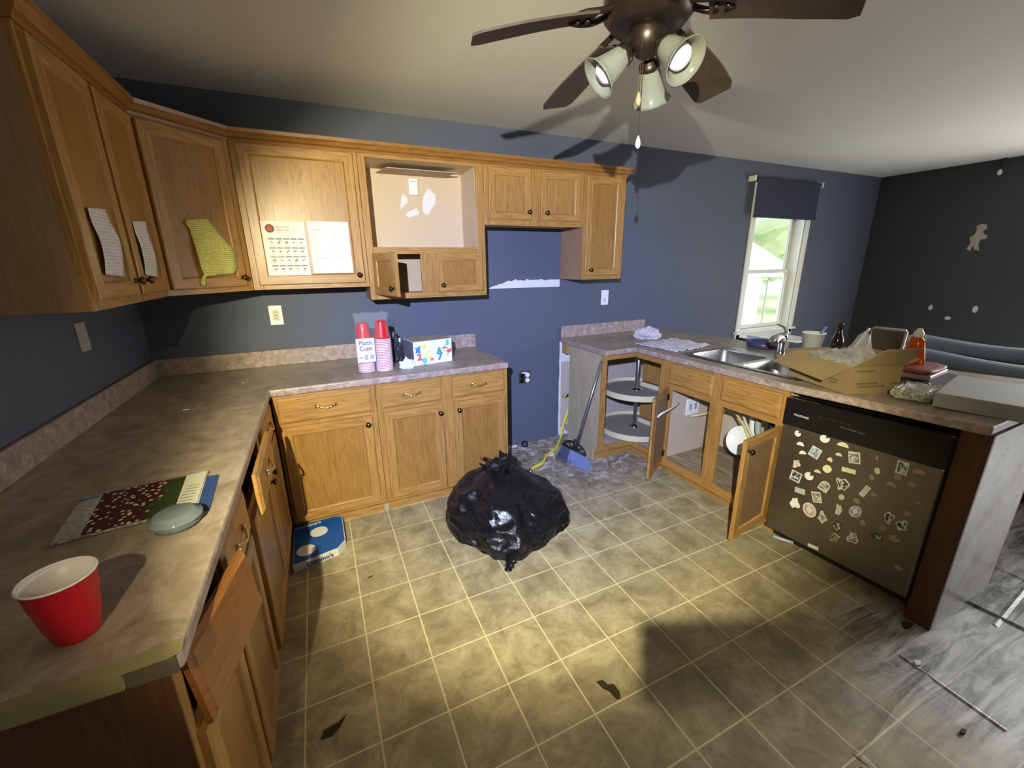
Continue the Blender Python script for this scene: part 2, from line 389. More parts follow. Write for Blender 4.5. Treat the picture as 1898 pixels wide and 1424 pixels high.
bm = B(); bx(bm, XR, XR+.15, DOOR_Y1, .15, 0, H); bx(bm, XR, XR+.15, YF-.15, DOOR_Y0, 0, H); bx(bm, XR, XR+.15, DOOR_Y0, DOOR_Y1, 2.08, H)
mesh_obj('wall_right', bm, WALLR, kind='structure')
mesh_obj('wall_front', box(0, XR, YF-.15, YF, 0, H), WALLR, kind='structure')
# patio door frame in the right wall (beyond the picture)
bm = B()
for a, b in ((DOOR_Y0, DOOR_Y0+.05), (DOOR_Y1-.05, DOOR_Y1), ((DOOR_Y0+DOOR_Y1)/2-.03, (DOOR_Y0+DOOR_Y1)/2+.03)): bx(bm, XR+.03, XR+.10, a, b, 0, 2.08)
bx(bm, XR+.03, XR+.10, DOOR_Y0, DOOR_Y1, 2.02, 2.08); bx(bm, XR+.03, XR+.10, DOOR_Y0, DOOR_Y1, 0, .05)
mesh_obj('door_1', bm, WHITE, kind='structure')

# window_1: casing, sashes, glass, sill
wi = mesh_obj('window_1', B(), WHITE, kind='structure')
bm = B()
bx(bm, WX0-.065, WX0, -.018, 0, WZ0-.07, 2.31); bx(bm, WX1, WX1+.065, -.018, 0, WZ0-.07, 2.31); bx(bm, WX0, WX1, -.018, 0, WZ1, 2.31)
bx(bm, WX0-.085, WX1+.085, -.045, .02, WZ0-.025, WZ0); bx(bm, WX0-.06, WX1+.06, -.018, 0, WZ0-.09, WZ0-.025)
mesh_obj('casing', bm, WHITE, wi, bevel=.004)
bm = B(); bx(bm, WX0, WX0+.012, 0, .15, WZ0, WZ1); bx(bm, WX1-.012, WX1, 0, .15, WZ0, WZ1); bx(bm, WX0, WX1, 0, .15, WZ0, WZ0+.012); bx(bm, WX0, WX1, 0, .15, WZ1-.012, WZ1)
mesh_obj('jamb', bm, WHITE, wi)
def sash(name, z0, z1, y):
    bm = B(); a, b = WX0+.014, WX1-.014
    bx(bm, a, a+.045, y, y+.03, z0, z1); bx(bm, b-.045, b, y, y+.03, z0, z1); bx(bm, a+.045, b-.045, y, y+.03, z0, z0+.04); bx(bm, a+.045, b-.045, y, y+.03, z1-.035, z1)
    s_ = mesh_obj('sash', bm, WHITE, wi, bevel=.003)
    mesh_obj('pane', box(a+.045, b-.045, y+.012, y+.016, z0+.04, z1-.035), GLASS, s_)
sash('lower', WZ0+.014, 1.43, .072); sash('upper', 1.395, WZ1-.014, .105)
# roller shade
t = Thing('roller_shade', 'navy blue roller shade pulled a third down over the window', 'shade', (5.37, -.045, 2.29))
tube_bm = B(); tube(tube_bm, [(4.875, -.045, 2.285), (5.905, -.045, 2.285)], .021, 14)
t.part('roller', tube_bm, NAVY, smooth=False)
bm = B(); NX = 12
for i in range(NX+1):
    x = 4.905+i*(5.885-4.905)/NX; yb = -.068+.004*math.sin(i*1.1)
    a = bm.verts.new((x, -.067, 2.285)); b = bm.verts.new((x+(.01 if i == NX else 0), yb, 1.955)); 
    c_ = bm.verts.new((x, -.0655, 2.285)); d_ = bm.verts.new((x, yb+.0015, 1.955))
bm.verts.ensure_lookup_table(); V_ = bm.verts
for i in range(NX):
    k = 4*i; bm.faces.new((V_[k], V_[k+4], V_[k+5], V_[k+1])); bm.faces.new((V_[k+2], V_[k+3], V_[k+7], V_[k+6])); bm.faces.new((V_[k+1], V_[k+5], V_[k+7], V_[k+3]))
t.part('shade_fabric', bm, NAVY)
t.part('hem_bar', box(4.905, 5.89, -.075, -.06, 1.938, 1.96), NAVY, bevel=.003)
for x in (4.862, 5.918):
    bm = B(); bx(bm, x-.009, x+.009, -.075, 0, 2.262, 2.312); t.part('bracket', bm, PLW, bevel=.004)

# outside, seen through the window
mesh_obj('yard_ground', box(-12, 40, .6, 40, -1.2, -1.0), GRASS, kind='structure')
t = Thing('neighbour_house', 'white clapboard house with pale roof outside the window', 'house', (10, 5.5, -1))
t.part('wall', box(8.0, 12.15, 4.8, 9, -1, 1.14), SIDING)
bm = B(); vs = [bm.verts.new(p) for p in ((7.8, 4.6, 1.10), (13.4, 4.6, 1.10), (13.4, 6.2, 2.0), (7.8, 6.2, 2.0), (7.8, 4.6, 1.22), (13.4, 4.6, 1.22), (13.4, 6.2, 2.12), (7.8, 6.2, 2.12))]
for f in ((0, 1, 2, 3), (4, 5, 6, 7), (0, 1, 5, 4), (1, 2, 6, 5), (2, 3, 7, 6), (3, 0, 4, 7)): bm.faces.new([vs[i] for i in f])
t.part('roof', bm, ROOF)
bm = B(); bx(bm, 11.2, 12.1, 4.70, 4.79, -1, -.25); t.part('meter_box', bm, SIDING)
def blob(bm, c, r_, amp=.25, f=1.5, sub=3, mi=0, sc3=(1, 1, 1)):
    g = bmesh.ops.create_icosphere(bm, subdivisions=sub, radius=1)
    for v in g['verts']:
        d = v.co.normalized(); k = 1+amp*noise.noise(d*f+Vector(c))+amp*.5*noise.noise(d*f*3+Vector(c))
        v.co = Vector((c[0]+d.x*r_*k*sc3[0], c[1]+d.y*r_*k*sc3[1], c[2]+d.z*r_*k*sc3[2]))
for i, (x, y, z, r_) in enumerate(((15.8, 8.3, 4.6, 2.9), (22.5, 10.5, 3.0, 2.6), (31, 15, 4, 3.4))):
    t = Thing('tree', ['leafy green tree outside, seen through the upper window pane', 'pale green tree outside behind the garden trellis', 'far green tree at the right edge of the window view'][i], 'tree', (x, y, -1))
    bm = B(); tube(bm, [(x, y, -1), (x+.1, y, 1), (x, y, z)], .25, 8); t.part('trunk', bm, PINKWOOD)
    bm = B(); blob(bm, (x, y, z), r_, .35, 2.2, 4)
    for k in range(9):
        a = k*2.4; blob(bm, (x+r_*.7*math.cos(a), y+r_*.7*math.sin(a), z-r_*.4+r_*.12*k), r_*.42, .4, 3, 3)
    t.part('crown', bm, TREE)
t = Thing('garden_trellis', 'grey metal garden trellis on the lawn beside the white house', 'trellis', (13.3, 5.6, -1))
bm = B()
for x in (12.9, 13.6): bx(bm, x, x+.04, 5.58, 5.62, -1, 1.0)
for k in range(9): bx(bm, 12.9, 13.64, 5.59, 5.61, -.8+k*.22, -.785+k*.22)
bx(bm, 12.9, 13.64, 5.58, 5.62, .96, 1.0); t.part('frame', bm, ZINC)

# wall patches and marks
def patch(name, pts, y0, th, m, label, cat, axis='y', group=None):
    bm = B(); f = []
    for k in (0, 1):
        f.append([bm.verts.new((u, y0-th*k, v_)) if axis == 'y' else bm.verts.new((y0-th*k, u, v_)) for u, v_ in pts])
    n_ = len(pts); bm.faces.new(f[0]); bm.faces.new(f[1][::-1])
    for i in range(n_): bm.faces.new((f[0][i], f[0][(i+1) % n_], f[1][(i+1) % n_], f[1][i]))
    cx = sum(p[0] for p in pts)/n_; cz = sum(p[1] for p in pts)/n_
    base = Vector((cx, y0, cz)) if axis == 'y' else Vector((y0, cx, cz)); bmesh.ops.translate(bm, vec=-base, verts=bm.verts)
    o = mesh_obj(name, bm, m, loc=base); return tag(o, label, cat, group)
random.seed(3)
pts = [(2.127, 1.350)]+[(2.127+.0445*i, 1.345+(.0*i)) for i in range(1, 14)]+[(2.750, 1.344), (2.750, 1.402)]
top = [(2.75-.02*i, 1.400+random.uniform(-.003, .006)+(.010 if i in (9, 15, 20) else 0)-max(0, i-23)*.0062) for i in range(1, 31)]
patch('bare_strip', [(2.127, 1.347), (2.751, 1.343)]+[(2.751, 1.402)]+top+[(2.127, 1.352)], -.0005, .004, DRY, 'ragged white unpainted strip on the blue wall where the range hood hung', 'wall patch')
o = patch('trim_1', [(2.765+random.uniform(-.004, .004) if k % 2 else 2.763, .88-k*.088) for k in range(0, 10)]+[(2.757+random.uniform(0, .012), .012), (2.905, .012), (2.905, .88)], -.0005, .003, DRY, 'x', 'x')
del o['label'], o['category']; o['kind'] = 'structure'
# right wall spackle
for k, (y, z, a, b) in enumerate(((-.741, 1.003, .018, .030), (-.905, .902, .024, .020), (-1.096, 1.015, .020, .036))):
    pts = [(y+a*math.cos(i*.45)*(1+.15*math.sin(i*2.1)), z+b*math.sin(i*.45)) for i in range(14)]
    patch('spackle_spot', pts, XR-.0005, .003, DRY, ['oval white spackle spot on the dark right wall, nearest the room corner', 'lowest white spackle spot on the dark right wall', 'oval white spackle spot on the dark right wall, farthest from the room corner'][k], 'wall patch', 'x', 'spackle spots on the right wall')
pts = [(-.93, 1.84), (-.96, 1.86), (-1.0, 1.85), (-1.01, 1.81), (-.985, 1.79), (-1.0, 1.76), (-1.03, 1.745), (-1.02, 1.71), (-.985, 1.71), (-.98, 1.66), (-1.0, 1.60), (-.96, 1.61), (-.945, 1.655), (-.93, 1.60), (-.90, 1.62), (-.92, 1.68), (-.90, 1.73), (-.93, 1.76), (-.94, 1.80)]
patch('torn_plaster_patch', pts, XR-.0005, .004, mat('torn_plaster', (.50, .42, .35), .8), 'jagged torn patch of pale plaster on the dark right wall', 'wall patch', 'x')
t = Thing('wall_hook', 'small bright hook with a dangling dark wire high on the right wall', 'hook', (XR, -.99, 2.33))
bm = B(); lathe(bm, [(.0, -.03), (.016, -.02), (.02, 0), (.012, .02), (0, .03)], 12, (XR-.02, -.99, 2.33)); t.part('bulb', bm, PLW, smooth=True)
bm = B(); tube(bm, spline([(XR-.02, -.99, 2.355), (XR-.03, -.985, 2.41), (XR-.02, -.96, 2.44), (XR-.03, -1.02, 2.448)]), .005, 6); t.part('wire', bm, BLKM)

# ------------------------------------------------------------------ cabinet parts
def door_bm(Wd, Hh, t_=.019, x0=0., fr=.055, flat=False):
    bm = B(); e = .004
    def ring(i, y): return [bm.verts.new((x0+a, y, b)) for a, b in ((i, i), (Wd-i, i), (Wd-i, Hh-i), (i, Hh-i))]
    if flat:
        rs = [ring(0, 0), ring(0, -t_+.008), ring(.009, -t_+.003), ring(.013, -t_)]
    else:
        rs = [ring(0, 0), ring(0, -t_+e), ring(e, -t_), ring(fr-.008, -t_), ring(fr-.004, -t_+.003), ring(fr, -t_+.009)]
    bm.faces.new(rs[0])
    for k, (a, b) in enumerate(zip(rs, rs[1:])):
        for i in range(4):
            f = bm.faces.new((a[i], a[(i+1) % 4], b[(i+1) % 4], b[i])); f.material_index = 1 if (i in (0, 2) or flat) else 0
    f = bm.faces.new(rs[-1]); f.material_index = 1 if flat else 2
    return bm
def knob(parent, x, z, y=-.019):
    bm = B(); M = Matrix.Translation((x, y, z)) @ Matrix.Rotation(R(90), 4, 'X')
    lathe(bm, [(.010, 0), (.007, .003), (.006, .012), (.013, .018), (.0155, .023), (.012, .029), (0, .031)], 16, M=M)
    return mesh_obj('knob', bm, BRZ, parent, smooth=True)
def pull(parent, x, z, y=-.019, ang=0):
    bm = B(); pts = []; rad = []
    for i in range(25):
        u = -1+i/12; pts.append((x+u*.055, y-.018*math.cos(u*1.45)-.001, z-.012*math.cos(u*2.2)+.008)); rad.append(.0035+.0022*abs(math.sin(i*math.pi/4)))
    tube(bm, pts, .004, 8, radii=rad)
    for u in (-1, 1): lathe(bm, [(.009, 0), (.006, .004), (.003, .012)], 10, M=Matrix.Translation((x+u*.050, y, z)) @ Matrix.Rotation(R(90), 4, 'X'))
    return mesh_obj('drawer_pull', bm, BRASS, parent, smooth=True)
def door(t, Wd, Hh, loc, rz, kn=None, hinge='L', panel=None, fr=.055, name='door', sides=None, label=None):
    d = mesh_obj(name, door_bm(Wd, Hh, x0=0 if hinge == 'L' else -Wd, fr=fr), [OV, OH, panel or OP], t.o, loc=t.L(loc) if not t.local else loc, rz=rz, label=label)
    if kn: knob(d, kn[0], kn[1])
    return d
def drawer(t, Wd, Hh, loc, rz, pl_=True):
    d = mesh_obj('drawer', door_bm(Wd, Hh, flat=True), [OV, OH, OP], t.o, loc=t.L(loc) if not t.local else loc, rz=rz)
    if pl_: pull(d, Wd/2, Hh/2)
    return d
def carcass(t, x0, x1, yb, yf, z0, z1, toe=True, top=False, shelf=None, mi_side=(PLY, PLY), front='y', inside=PLY):
    """box body open at the front; y from yf (front, negative) to yb (back)"""
    th = .014; bm = B()
    for a, b in ((x0, x0+th), (x1-th, x1)):
        bx(bm, a, b, yf+.018, yb, z0, z1)
        if toe: bx(bm, a, b, yf+.085, yb, 0, z0)
    bx(bm, x0+th, x1-th, yf+.018, yb, z0, z0+th); bx(bm, x0+th, x1-th, yb-.008, yb, z0+th, z1)
    if top: bx(bm, x0+th, x1-th, yf+.018, yb-.008, z1-th, z1)
    if shelf:
        for s_ in shelf: bx(bm, x0+th, x1-th, yf+.05, yb-.008, s_, s_+th)
    o = t.part('carcass', bm, inside)
    if toe: t.part('toe_kick', box(x0+th, x1-th, yf+.078, yf+.085, 0, z0), OH)
    return o
def face(t, rects, yf, th=.019):
    """rects (x0,x1,z0,z1,vertical?)"""
    bm = B()
    for x0, x1, z0, z1, v_ in rects: bx(bm, x0, x1, yf, yf+th, z0, z1, 0 if v_ else 1)
    return t.part('face_frame', bm, [OV, OH], bevel=.0015)

# ---------------------------------------------------- base cabinets, back run
Y = -.61
t = Thing('base_cabinet', 'oak base cabinet with one wide drawer over one door, in the back left corner', 'cabinet', (.88, -.3, 0), group='oak base cabinets')
carcass(t, .632, 1.155, -.01, Y, .1, .872)
face(t, [(.632, .665, .1, .872, 1), (1.118, 1.155, .1, .872, 1), (.665, 1.118, .1, .135, 0), (.665, 1.118, .69, .725, 0), (.665, 1.118, .845, .872, 0)], Y)
drawer(t, .478, .142, (.650, Y, .714), 0); door(t, .472, .566, (.650, Y, .124), 0, (.446, .520))
t = Thing('base_cabinet', 'oak base cabinet with two drawers over two doors, beside the stove gap', 'cabinet', (1.57, -.3, 0), group='oak base cabinets')
carcass(t, 1.157, 1.993, -.01, Y, .1, .872)
face(t, [(1.157, 1.2, .1, .872, 1), (1.535, 1.628, .1, .872, 1), (1.955, 1.993, .1, .872, 1), (1.2, 1.535, .1, .135, 0), (1.628, 1.955, .1, .135, 0), (1.2, 1.535, .69, .73, 0), (1.628, 1.955, .69, .73, 0), (1.2, 1.535, .845, .872, 0), (1.628, 1.955, .845, .872, 0)], Y)
drawer(t, .36, .136, (1.186, Y, .721), 0); drawer(t, .356, .136, (1.614, Y, .724), 0)
door(t, .358, .572, (1.188, Y, .124), 0, (.337, .52)); door(t, .352, .572, (1.618, Y, .124), 0, (.028, .52))

# ---------------------------------------------------- base cabinets, left run (faces +x)
XF_ = .61
def left_unit(label, y0, y1, stiles, base, endpanel=False):
    t = Thing('base_cabinet', label, 'cabinet', base, group='oak base cabinets')
    bm = B(); th = .014
    for a, b in ((y0, y0+th), (y1-th, y1)):
        bx(bm, .005, XF_-.018, a, b, .1, .872); bx(bm, .005, XF_-.085, a, b, 0, .1)
    bx(bm, .005, XF_-.018, y0+th, y1-th, .1, .114); bx(bm, .005, .013, y0+th, y1-th, .114, .872)
    t.part('carcass', bm, PLY)
    t.part('toe_kick', box(XF_-.085, XF_-.078, y0+th, y1-th, 0, .1), OH)
    bm = B()
    for a, b in stiles: bx(bm, XF_-.019, XF_, a, b, .1, .872, 0)
    for (a0, a), (b, b1) in zip(stiles, stiles[1:]):
        for z0, z1 in ((.1, .135), (.69, .725), (.845, .872)): bx(bm, XF_-.019, XF_, a, b, z0, z1, 1)
    t.part('face_frame', bm, [OV, OH], bevel=.0015)
    return t
RZL = R(90)
t = left_unit('oak base cabinet in the left run, nearest the inner corner, one drawer slightly pulled out', -1.575, -.64, [(-1.575, -1.53), (-1.11, -1.05), (-.68, -.64)], (.3, -1.1, 0))
drawer(t, .385, .148, (XF_, -1.035, .706), RZL)
d = drawer(t, .425, .150, (XF_+.035, -1.535, .712), (R(0), 0, RZL)); 
bm = box(-.0, .40, .0, .30, .01, .11); 
door(t, .430, .566, (XF_, -1.072, .124), RZL, (.03, .515)); door(t, .430, .566, (XF_, -1.522, .124), RZL, (.402, .505))
t = left_unit('oak base cabinet in the left run, nearest the camera, its drawer front hanging loose', -2.285, -1.58, [(-2.285, -2.25), (-1.955, -1.93), (-1.62, -1.58)], (.3, -1.93, 0))
drawer(t, .345, .148, (XF_, -1.945, .706), RZL)
d = mesh_obj('drawer', door_bm(.33, .165, flat=True), [OV]+[oak('orange_stained_front', False, (.34, .135, .030), (.17, .06, .014), seed=6)]*2, t.o, loc=t.L((XF_+.018, -2.262, .70)), rz=(R(-8), R(4), R(82)), label='loose orange-toned drawer front hanging askew')
door(t, .33, .566, (XF_, -1.938, .124), RZL, None); door(t, .30, .566, (XF_, -2.268, .124), RZL, None)
t.part('end_panel', box(.005, .61, -2.291, -2.286, 0, .872), BROWN)

# ---------------------------------------------------- upper cabinets
ZB, ZT = 1.406, 2.15
Y = -.305
def upper(label, x0, x1, z0, base=None, z1=ZT, th=.014, inside=TAN, backm=None, sides=(SIDE, SIDE)):
    t = Thing('wall_cabinet', label, 'cabinet', base or ((x0+x1)/2, -.15, z0), group='oak wall cabinets')
    bm = B(); bx(bm, x0, x0+th, Y+.018, -.003, z0, z1, 0); bx(bm, x1-th, x1, Y+.018, -.003, z0, z1, 0)
    bx(bm, x0+th, x1-th, Y+.018, -.003, z0+.012, z0+.012+th, 1); bx(bm, x0+th, x1-th, Y+.018, -.003, z1-th, z1, 1); bx(bm, x0+th, x1-th, -.011, -.003, z0+.012+th, z1-th, 1)
    t.part('carcass', bm, [sides[0], inside]); return t
t = upper('oak wall cabinet with one wide door holding two printed cooking sheets', .612, 1.222, ZB)
face(t, [(.612, .66, ZB, ZT, 1), (1.175, 1.222, ZB, ZT, 1), (.66, 1.175, ZB, ZB+.04, 0), (.66, 1.175, ZT-.04, ZT, 0)], Y)
door(t, .556, .702, (.643, Y, 1.432), 0, (.525, .045), panel=OPU)
# microwave cabinet
Z0 = 1.325
t = upper('oak microwave cabinet with an open tan cubby above two small doors, left one ajar', 1.224, 1.986, Z0)
face(t, [(1.224, 1.264, Z0, ZT, 1), (1.932, 1.986, Z0, ZT, 1), (1.264, 1.932, Z0, Z0+.035, 0), (1.264, 1.932, 1.595, 1.636, 0), (1.264, 1.932, 2.122, ZT, 0), (1.545, 1.645, Z0+.035, 1.595, 1)], Y)
t.part('shelf', box(1.238, 1.972, -.287, -.011, 1.612, 1.632), TAN)
t.part('cubby_lining', (lambda bm: (bx(bm, 1.262, 1.266, -.287, -.011, 1.632, 2.13), bx(bm, 1.930, 1.934, -.287, -.011, 1.632, 2.13), bx(bm, 1.266, 1.930, -.015, -.011, 1.632, 2.13), bx(bm, 1.266, 1.93, -.287, -.015, 2.122, 2.13), bm)[-1])(B()), mat('pale_tan_lining', (.60, .46, .30), .6))
bm = B(); prism(bm, [(1.36, -.015), (1.40, -.20), (1.84, -.20), (1.80, -.015)], 2.095, 2.10)
t.part('top_cleat', bm, mat('cleat_tan', (.42, .31, .19), .7))
d = door(t, .30, .243, (1.268, Y-.001, 1.357), R(-74), (.265, .045), fr=.05, label='small oak door standing open')
door(t, .316, .243, (1.642, Y, 1.357), 0, (.032, .045), fr=.05)
# over-range cabinet
t = upper('short oak wall cabinet with two small doors above the stove gap', 1.988, 2.754, 1.778)
face(t, [(1.988, 2.03, 1.778, ZT, 1), (2.30, 2.42, 1.778, ZT, 1), (2.705, 2.754, 1.778, ZT, 1), (2.03, 2.30, 1.778, 1.82, 0), (2.42, 2.705, 1.778, 1.82, 0), (2.03, 2.30, ZT-.03, ZT, 0), (2.42, 2.705, ZT-.03, ZT, 0)], Y)
door(t, .312, .315, (2.014, Y, 1.814), 0, (.288, .05), fr=.05, panel=OPU); door(t, .32, .315, (2.400, Y, 1.814), 0, (.04, .05), fr=.05, panel=OPU)
t = upper('narrow tall oak wall cabinet at the right end of the upper row', 2.756, 3.132, ZB)
face(t, [(2.756, 2.79, ZB, ZT, 1), (3.08, 3.132, ZB, ZT, 1), (2.79, 3.08, ZB, ZB+.04, 0), (2.79, 3.08, ZT-.03, ZT, 0)], Y)
door(t, .315, .695, (2.778, Y, 1.434), 0, (.045, .042), panel=OP)
# left wall cabinet (faces +x)
t = Thing('wall_cabinet', 'oak wall cabinet on the left wall with two doors and recipe papers', 'cabinet', (.15, -.98, ZB), group='oak wall cabinets')
bm = B(); y0, y1 = -1.352, -.612
bx(bm, .003, .287, y0, y0+.014, ZB, ZT, 0); bx(bm, .003, .287, y1-.014, y1, ZB, ZT, 0); bx(bm, .003, .287, y0+.014, y1-.014, ZB+.012, ZB+.026, 1); bx(bm, .003, .287, y0+.014, y1-.014, ZT-.014, ZT, 1); bx(bm, .003, .011, y0+.014, y1-.014, ZB+.026, ZT-.014, 1)
t.part('carcass', bm, [SIDE, TAN])
bm = B()
for a, b in ((y0, y0+.04), (-1.0, -.95), (y1-.03, y1)): bx(bm, .286, .305, a, b, ZB, ZT, 0)
for a, b in ((y0+.04, -1.0), (-.95, y1-.03)): bx(bm, .286, .305, a, b, ZB, ZB+.04, 1); bx(bm, .286, .305, a, b, ZT-.03, ZT, 1)
t.part('face_frame', bm, [OV, OH], bevel=.0015)
door(t, .333, .69, (.305, -1.336, 1.437), RZL, (.308, .05), panel=OP); door(t, .333, .69, (.305, -.968, 1.437), RZL, (.03, .05), panel=OP)
# diagonal corner wall cabinet
t = Thing('corner_wall_cabinet', 'diagonal oak wall cabinet in the corner with a yellow note on its door', 'cabinet', (.25, -.25, ZB), group='oak wall cabinets')
bm = B(); prism(bm, [(.003, -.003), (.003, -.608), (.290, -.608), (.608, -.290), (.608, -.003)], ZB+.01, ZT, 0); t.part('carcass', bm, [SIDE])
dn_ = Vector((1, -1, 0))/math.sqrt(2); de = Vector((1, 1, 0))/math.sqrt(2); ln = .305*math.sqrt(2)
fo = Vector((.305, -.61, 0))
bm = B()
for a, b, z0, z1, m_ in ((0, .03, ZB, ZT, 0), (ln-.03, ln, ZB, ZT, 0), (.03, ln-.03, ZB, ZB+.04, 1), (.03, ln-.03, ZT-.03, ZT, 1)):
    vs = bx(bm, a, b, 0, .019, z0, z1, m_)
bmesh.ops.transform(bm, matrix=Matrix.Translation(fo) @ Matrix.Rotation(R(45), 4, 'Z'), verts=bm.verts)
t.part('face_frame', bm, [OV, OH])
DIAG = door(t, .372, .698, fo+de*.018+Vector((0, 0, 1.432)), R(45), (.347, .045), panel=OP)

# crown moulding along the tops
path = [Vector((.0, -1.352)), Vector((.305, -1.352)), Vector((.305, -.61)), Vector((.61, -.305)), Vector((3.132, -.305)), Vector((3.132, -.0))]
prof = [(0, 2.140), (.006, 2.140), (.010, 2.152), (.022, 2.158), (.030, 2.172), (.040, 2.180), (.044, 2.196), (0, 2.196)]
bm = B(); rings = []
for i, p in enumerate(path):
    ds = []
    if i > 0: ds.append((p-path[i-1]).normalized())
    if i < len(path)-1: ds.append((path[i+1]-p).normalized())
    ns = [Vector((d.y, -d.x)) for d in ds]
    m_ = sum(ns, Vector((0, 0))).normalized(); k = 1/max(.3, m_.dot(ns[0]))
    rings.append([bm.verts.new((p.x+m_.x*k*o_, p.y+m_.y*k*o_, z)) for o_, z in prof])
for a, b in zip(rings, rings[1:]):
    for i in range(len(prof)): bm.faces.new((a[i], a[(i+1) % len(prof)], b[(i+1) % len(prof)], b[i]))
bm.faces.new(rings[0]); bm.faces.new(rings[-1][::-1])
for v in bm.verts: v.co -= Vector((1.5, -.3, 2.15))
CRW = oak('oak_crown', False, (.36, .16, .035), (.17, .07, .015), seed=4)
tag(mesh_obj('crown_molding', bm, CRW, loc=(1.5, -.3, 2.15)), 'oak crown moulding running along the tops of all wall cabinets', 'molding')

# ---------------------------------------------------- countertops
def slab(bm, poly, z0, z1, r_=.01, hole=None):
    vs = [bm.verts.new((x, y, z1)) for x, y in poly]; es = [bm.edges.new((vs[i], vs[(i+1) % len(vs)])) for i in range(len(vs))]
    if hole:
        hv = [bm.verts.new((x, y, z1)) for x, y in hole]; es += [bm.edges.new((hv[i], hv[(i+1) % len(hv)])) for i in range(len(hv))]
    bmesh.ops.triangle_fill(bm, edges=es, use_beauty=True, use_dissolve=False)
    fs = list(bm.faces); r = bmesh.ops.extrude_face_region(bm, geom=fs)
    for v in r['geom']:
        if isinstance(v, bmesh.types.BMVert): v.co.z = z0
    bmesh.ops.recalc_face_normals(bm, faces=bm.faces)
    for f in bm.faces:
        f.normal_update(); f.material_index = 1 if abs(f.normal.z) < .5 else 0
t = Thing('countertop', 'long L-shaped mottled brown laminate countertop on the left and back cabinets', 'countertop', (.3, -.9, .876))
bm = B(); slab(bm, [(.004, -.004), (.004, -2.30), (.635, -2.30), (.635, -.635), (1.995, -.635), (1.995, -.004)], .874, .914)
t.part('worktop', bm, [CT, CTE], bevel=.009)
bm = B(); bx(bm, .004, .022, -2.30, -.022, .914, 1.016); bx(bm, .004, 1.995, -.022, -.004, .914, 1.016); t.part('backsplash', bm, CTE, bevel=.004)
bm = B(); random.seed(5)
pp = [(.02, -2.3045)]+[(.64, -2.3045)]
bx(bm, .01, .628, -2.305, -2.300, .878, .912); 
t.part('bare_end_edge', bm, mat('bare_edge_substrate', (.10, .08, .05), .8))
bm = B(); prism(bm, [(.40, -2.308), (.55, -2.312), (.62, -2.308), (.638, -2.30), (.635, -2.272), (.60, -2.268), (.57, -2.282), (.52, -2.280), (.50, -2.290), (.40, -2.292)], .9142, .9165)
bx(bm, .42, .56, -2.313, -2.3055, .885, .9160); t.part('torn_tape', bm, TAPE)

ci = lambda w_, s_, z=.914: PEN @ Vector((w_, -s_, z))
PI_ = PEN.inverted()
t = Thing('countertop', 'mottled brown laminate countertop of the sink peninsula', 'countertop', (0, -.6, .876), frame=PEN)
def wl(x, y): v = PI_ @ Vector((x, y, .914)); return (v.x, v.y)
SK = (.345, 1.155, .06, .60)  # sink s0 s1 w0 w1
poly = [wl(2.770, -.004), wl(2.770, -.635), (-.025, -.027), (-.025, -1.1), (-.025, -1.88), (1.05, -1.88), (.97, -1.1), (.90, -.15), wl(3.885, -.004)]
hole = [(.082, -.367), (.082, -1.133), (.492, -1.133), (.492, -.367)]
bm = B(); slab(bm, poly, .874, .914, hole=hole)
for v in bm.verts: v.co.z += max(0, -v.co.y-1.1)*.036
t.part('worktop', bm, [CT, CTE], bevel=.008)
a = PI_ @ Vector((2.770, -.022, .914)); 
bm = B(); vs = bx(bm, 2.770, 3.678, -.022, -.004, .9145, 1.016)
bmesh.ops.transform(bm, matrix=PI_, verts=bm.verts); t.part('backsplash', bm, CTE, bevel=.004)

# ---------------------------------------------------- lazy susan corner cabinet
t = Thing('corner_base_cabinet', 'open oak corner base cabinet with round rotating shelves, its door missing', 'cabinet', (3.2, -.35, 0))
G1, XP = 2.768, 3.073
bm = B(); th = .014
bx(bm, G1, G1+th, -.592, -.16, .1, .872); bx(bm, G1, G1+th, -.53, -.16, 0, .1)
t.part('side_panel', bm, PLY)
bm = B(); bx(bm, G1+th, 3.68, -.012, -.004, .1, .70, 0); bx(bm, 3.672, 3.68, -.9, -.012, .1, .872, 0); bx(bm, G1+.005, G1+.11, -.1, -.03, .79, .872, 1)
prism(bm, [(G1+th, -.012), (G1+th, -.59), (3.09, -.59), (3.09, -.9), (3.672, -.9), (3.672, -.012)], .1, .114, 0)
t.part('carcass', bm, [mat('pinkish_lining', (.52, .43, .36), .6), mat('wood_block', (.40, .24, .10), .6)])
bm = B(); bx(bm, 3.420, 3.439, -.655, -.335, .205, .47, 0); bx(bm, 3.420, 3.439, -.655, -.335, .535, .84, 0); bx(bm, 3.408, 3.420, -.395, -.335, .205, .47, 0); bx(bm, 3.408, 3.420, -.395, -.335, .535, .84, 0)
t.part('rotating_door', bm, [OV], label='oak door fixed upright on the round shelves')
bm = B()
bx(bm, G1, G1+.042, -.61, -.591, .1, .872, 0); bx(bm, G1+.042, XP, -.61, -.591, .835, .872, 1); bx(bm, G1+.042, XP, -.61, -.591, .1, .148, 1)
bx(bm, XP, XP+.019, -.868, -.61, .1, .150, 1); bx(bm, XP, XP+.019, -.868, -.61, .832, .874, 1); bx(bm, XP+.004, XP+.023, -.920, -.868, .1, .874, 0)
t.part('face_frame', bm, [OV, OH], bevel=.0015)
bm = B(); bx(bm, G1+th, XP+.09, -.535, -.528, 0, .1); bx(bm, XP+.085, XP+.092, -.9, -.53, 0, .1); t.part('toe_kick', bm, OH)
SC = (3.27, -.43)
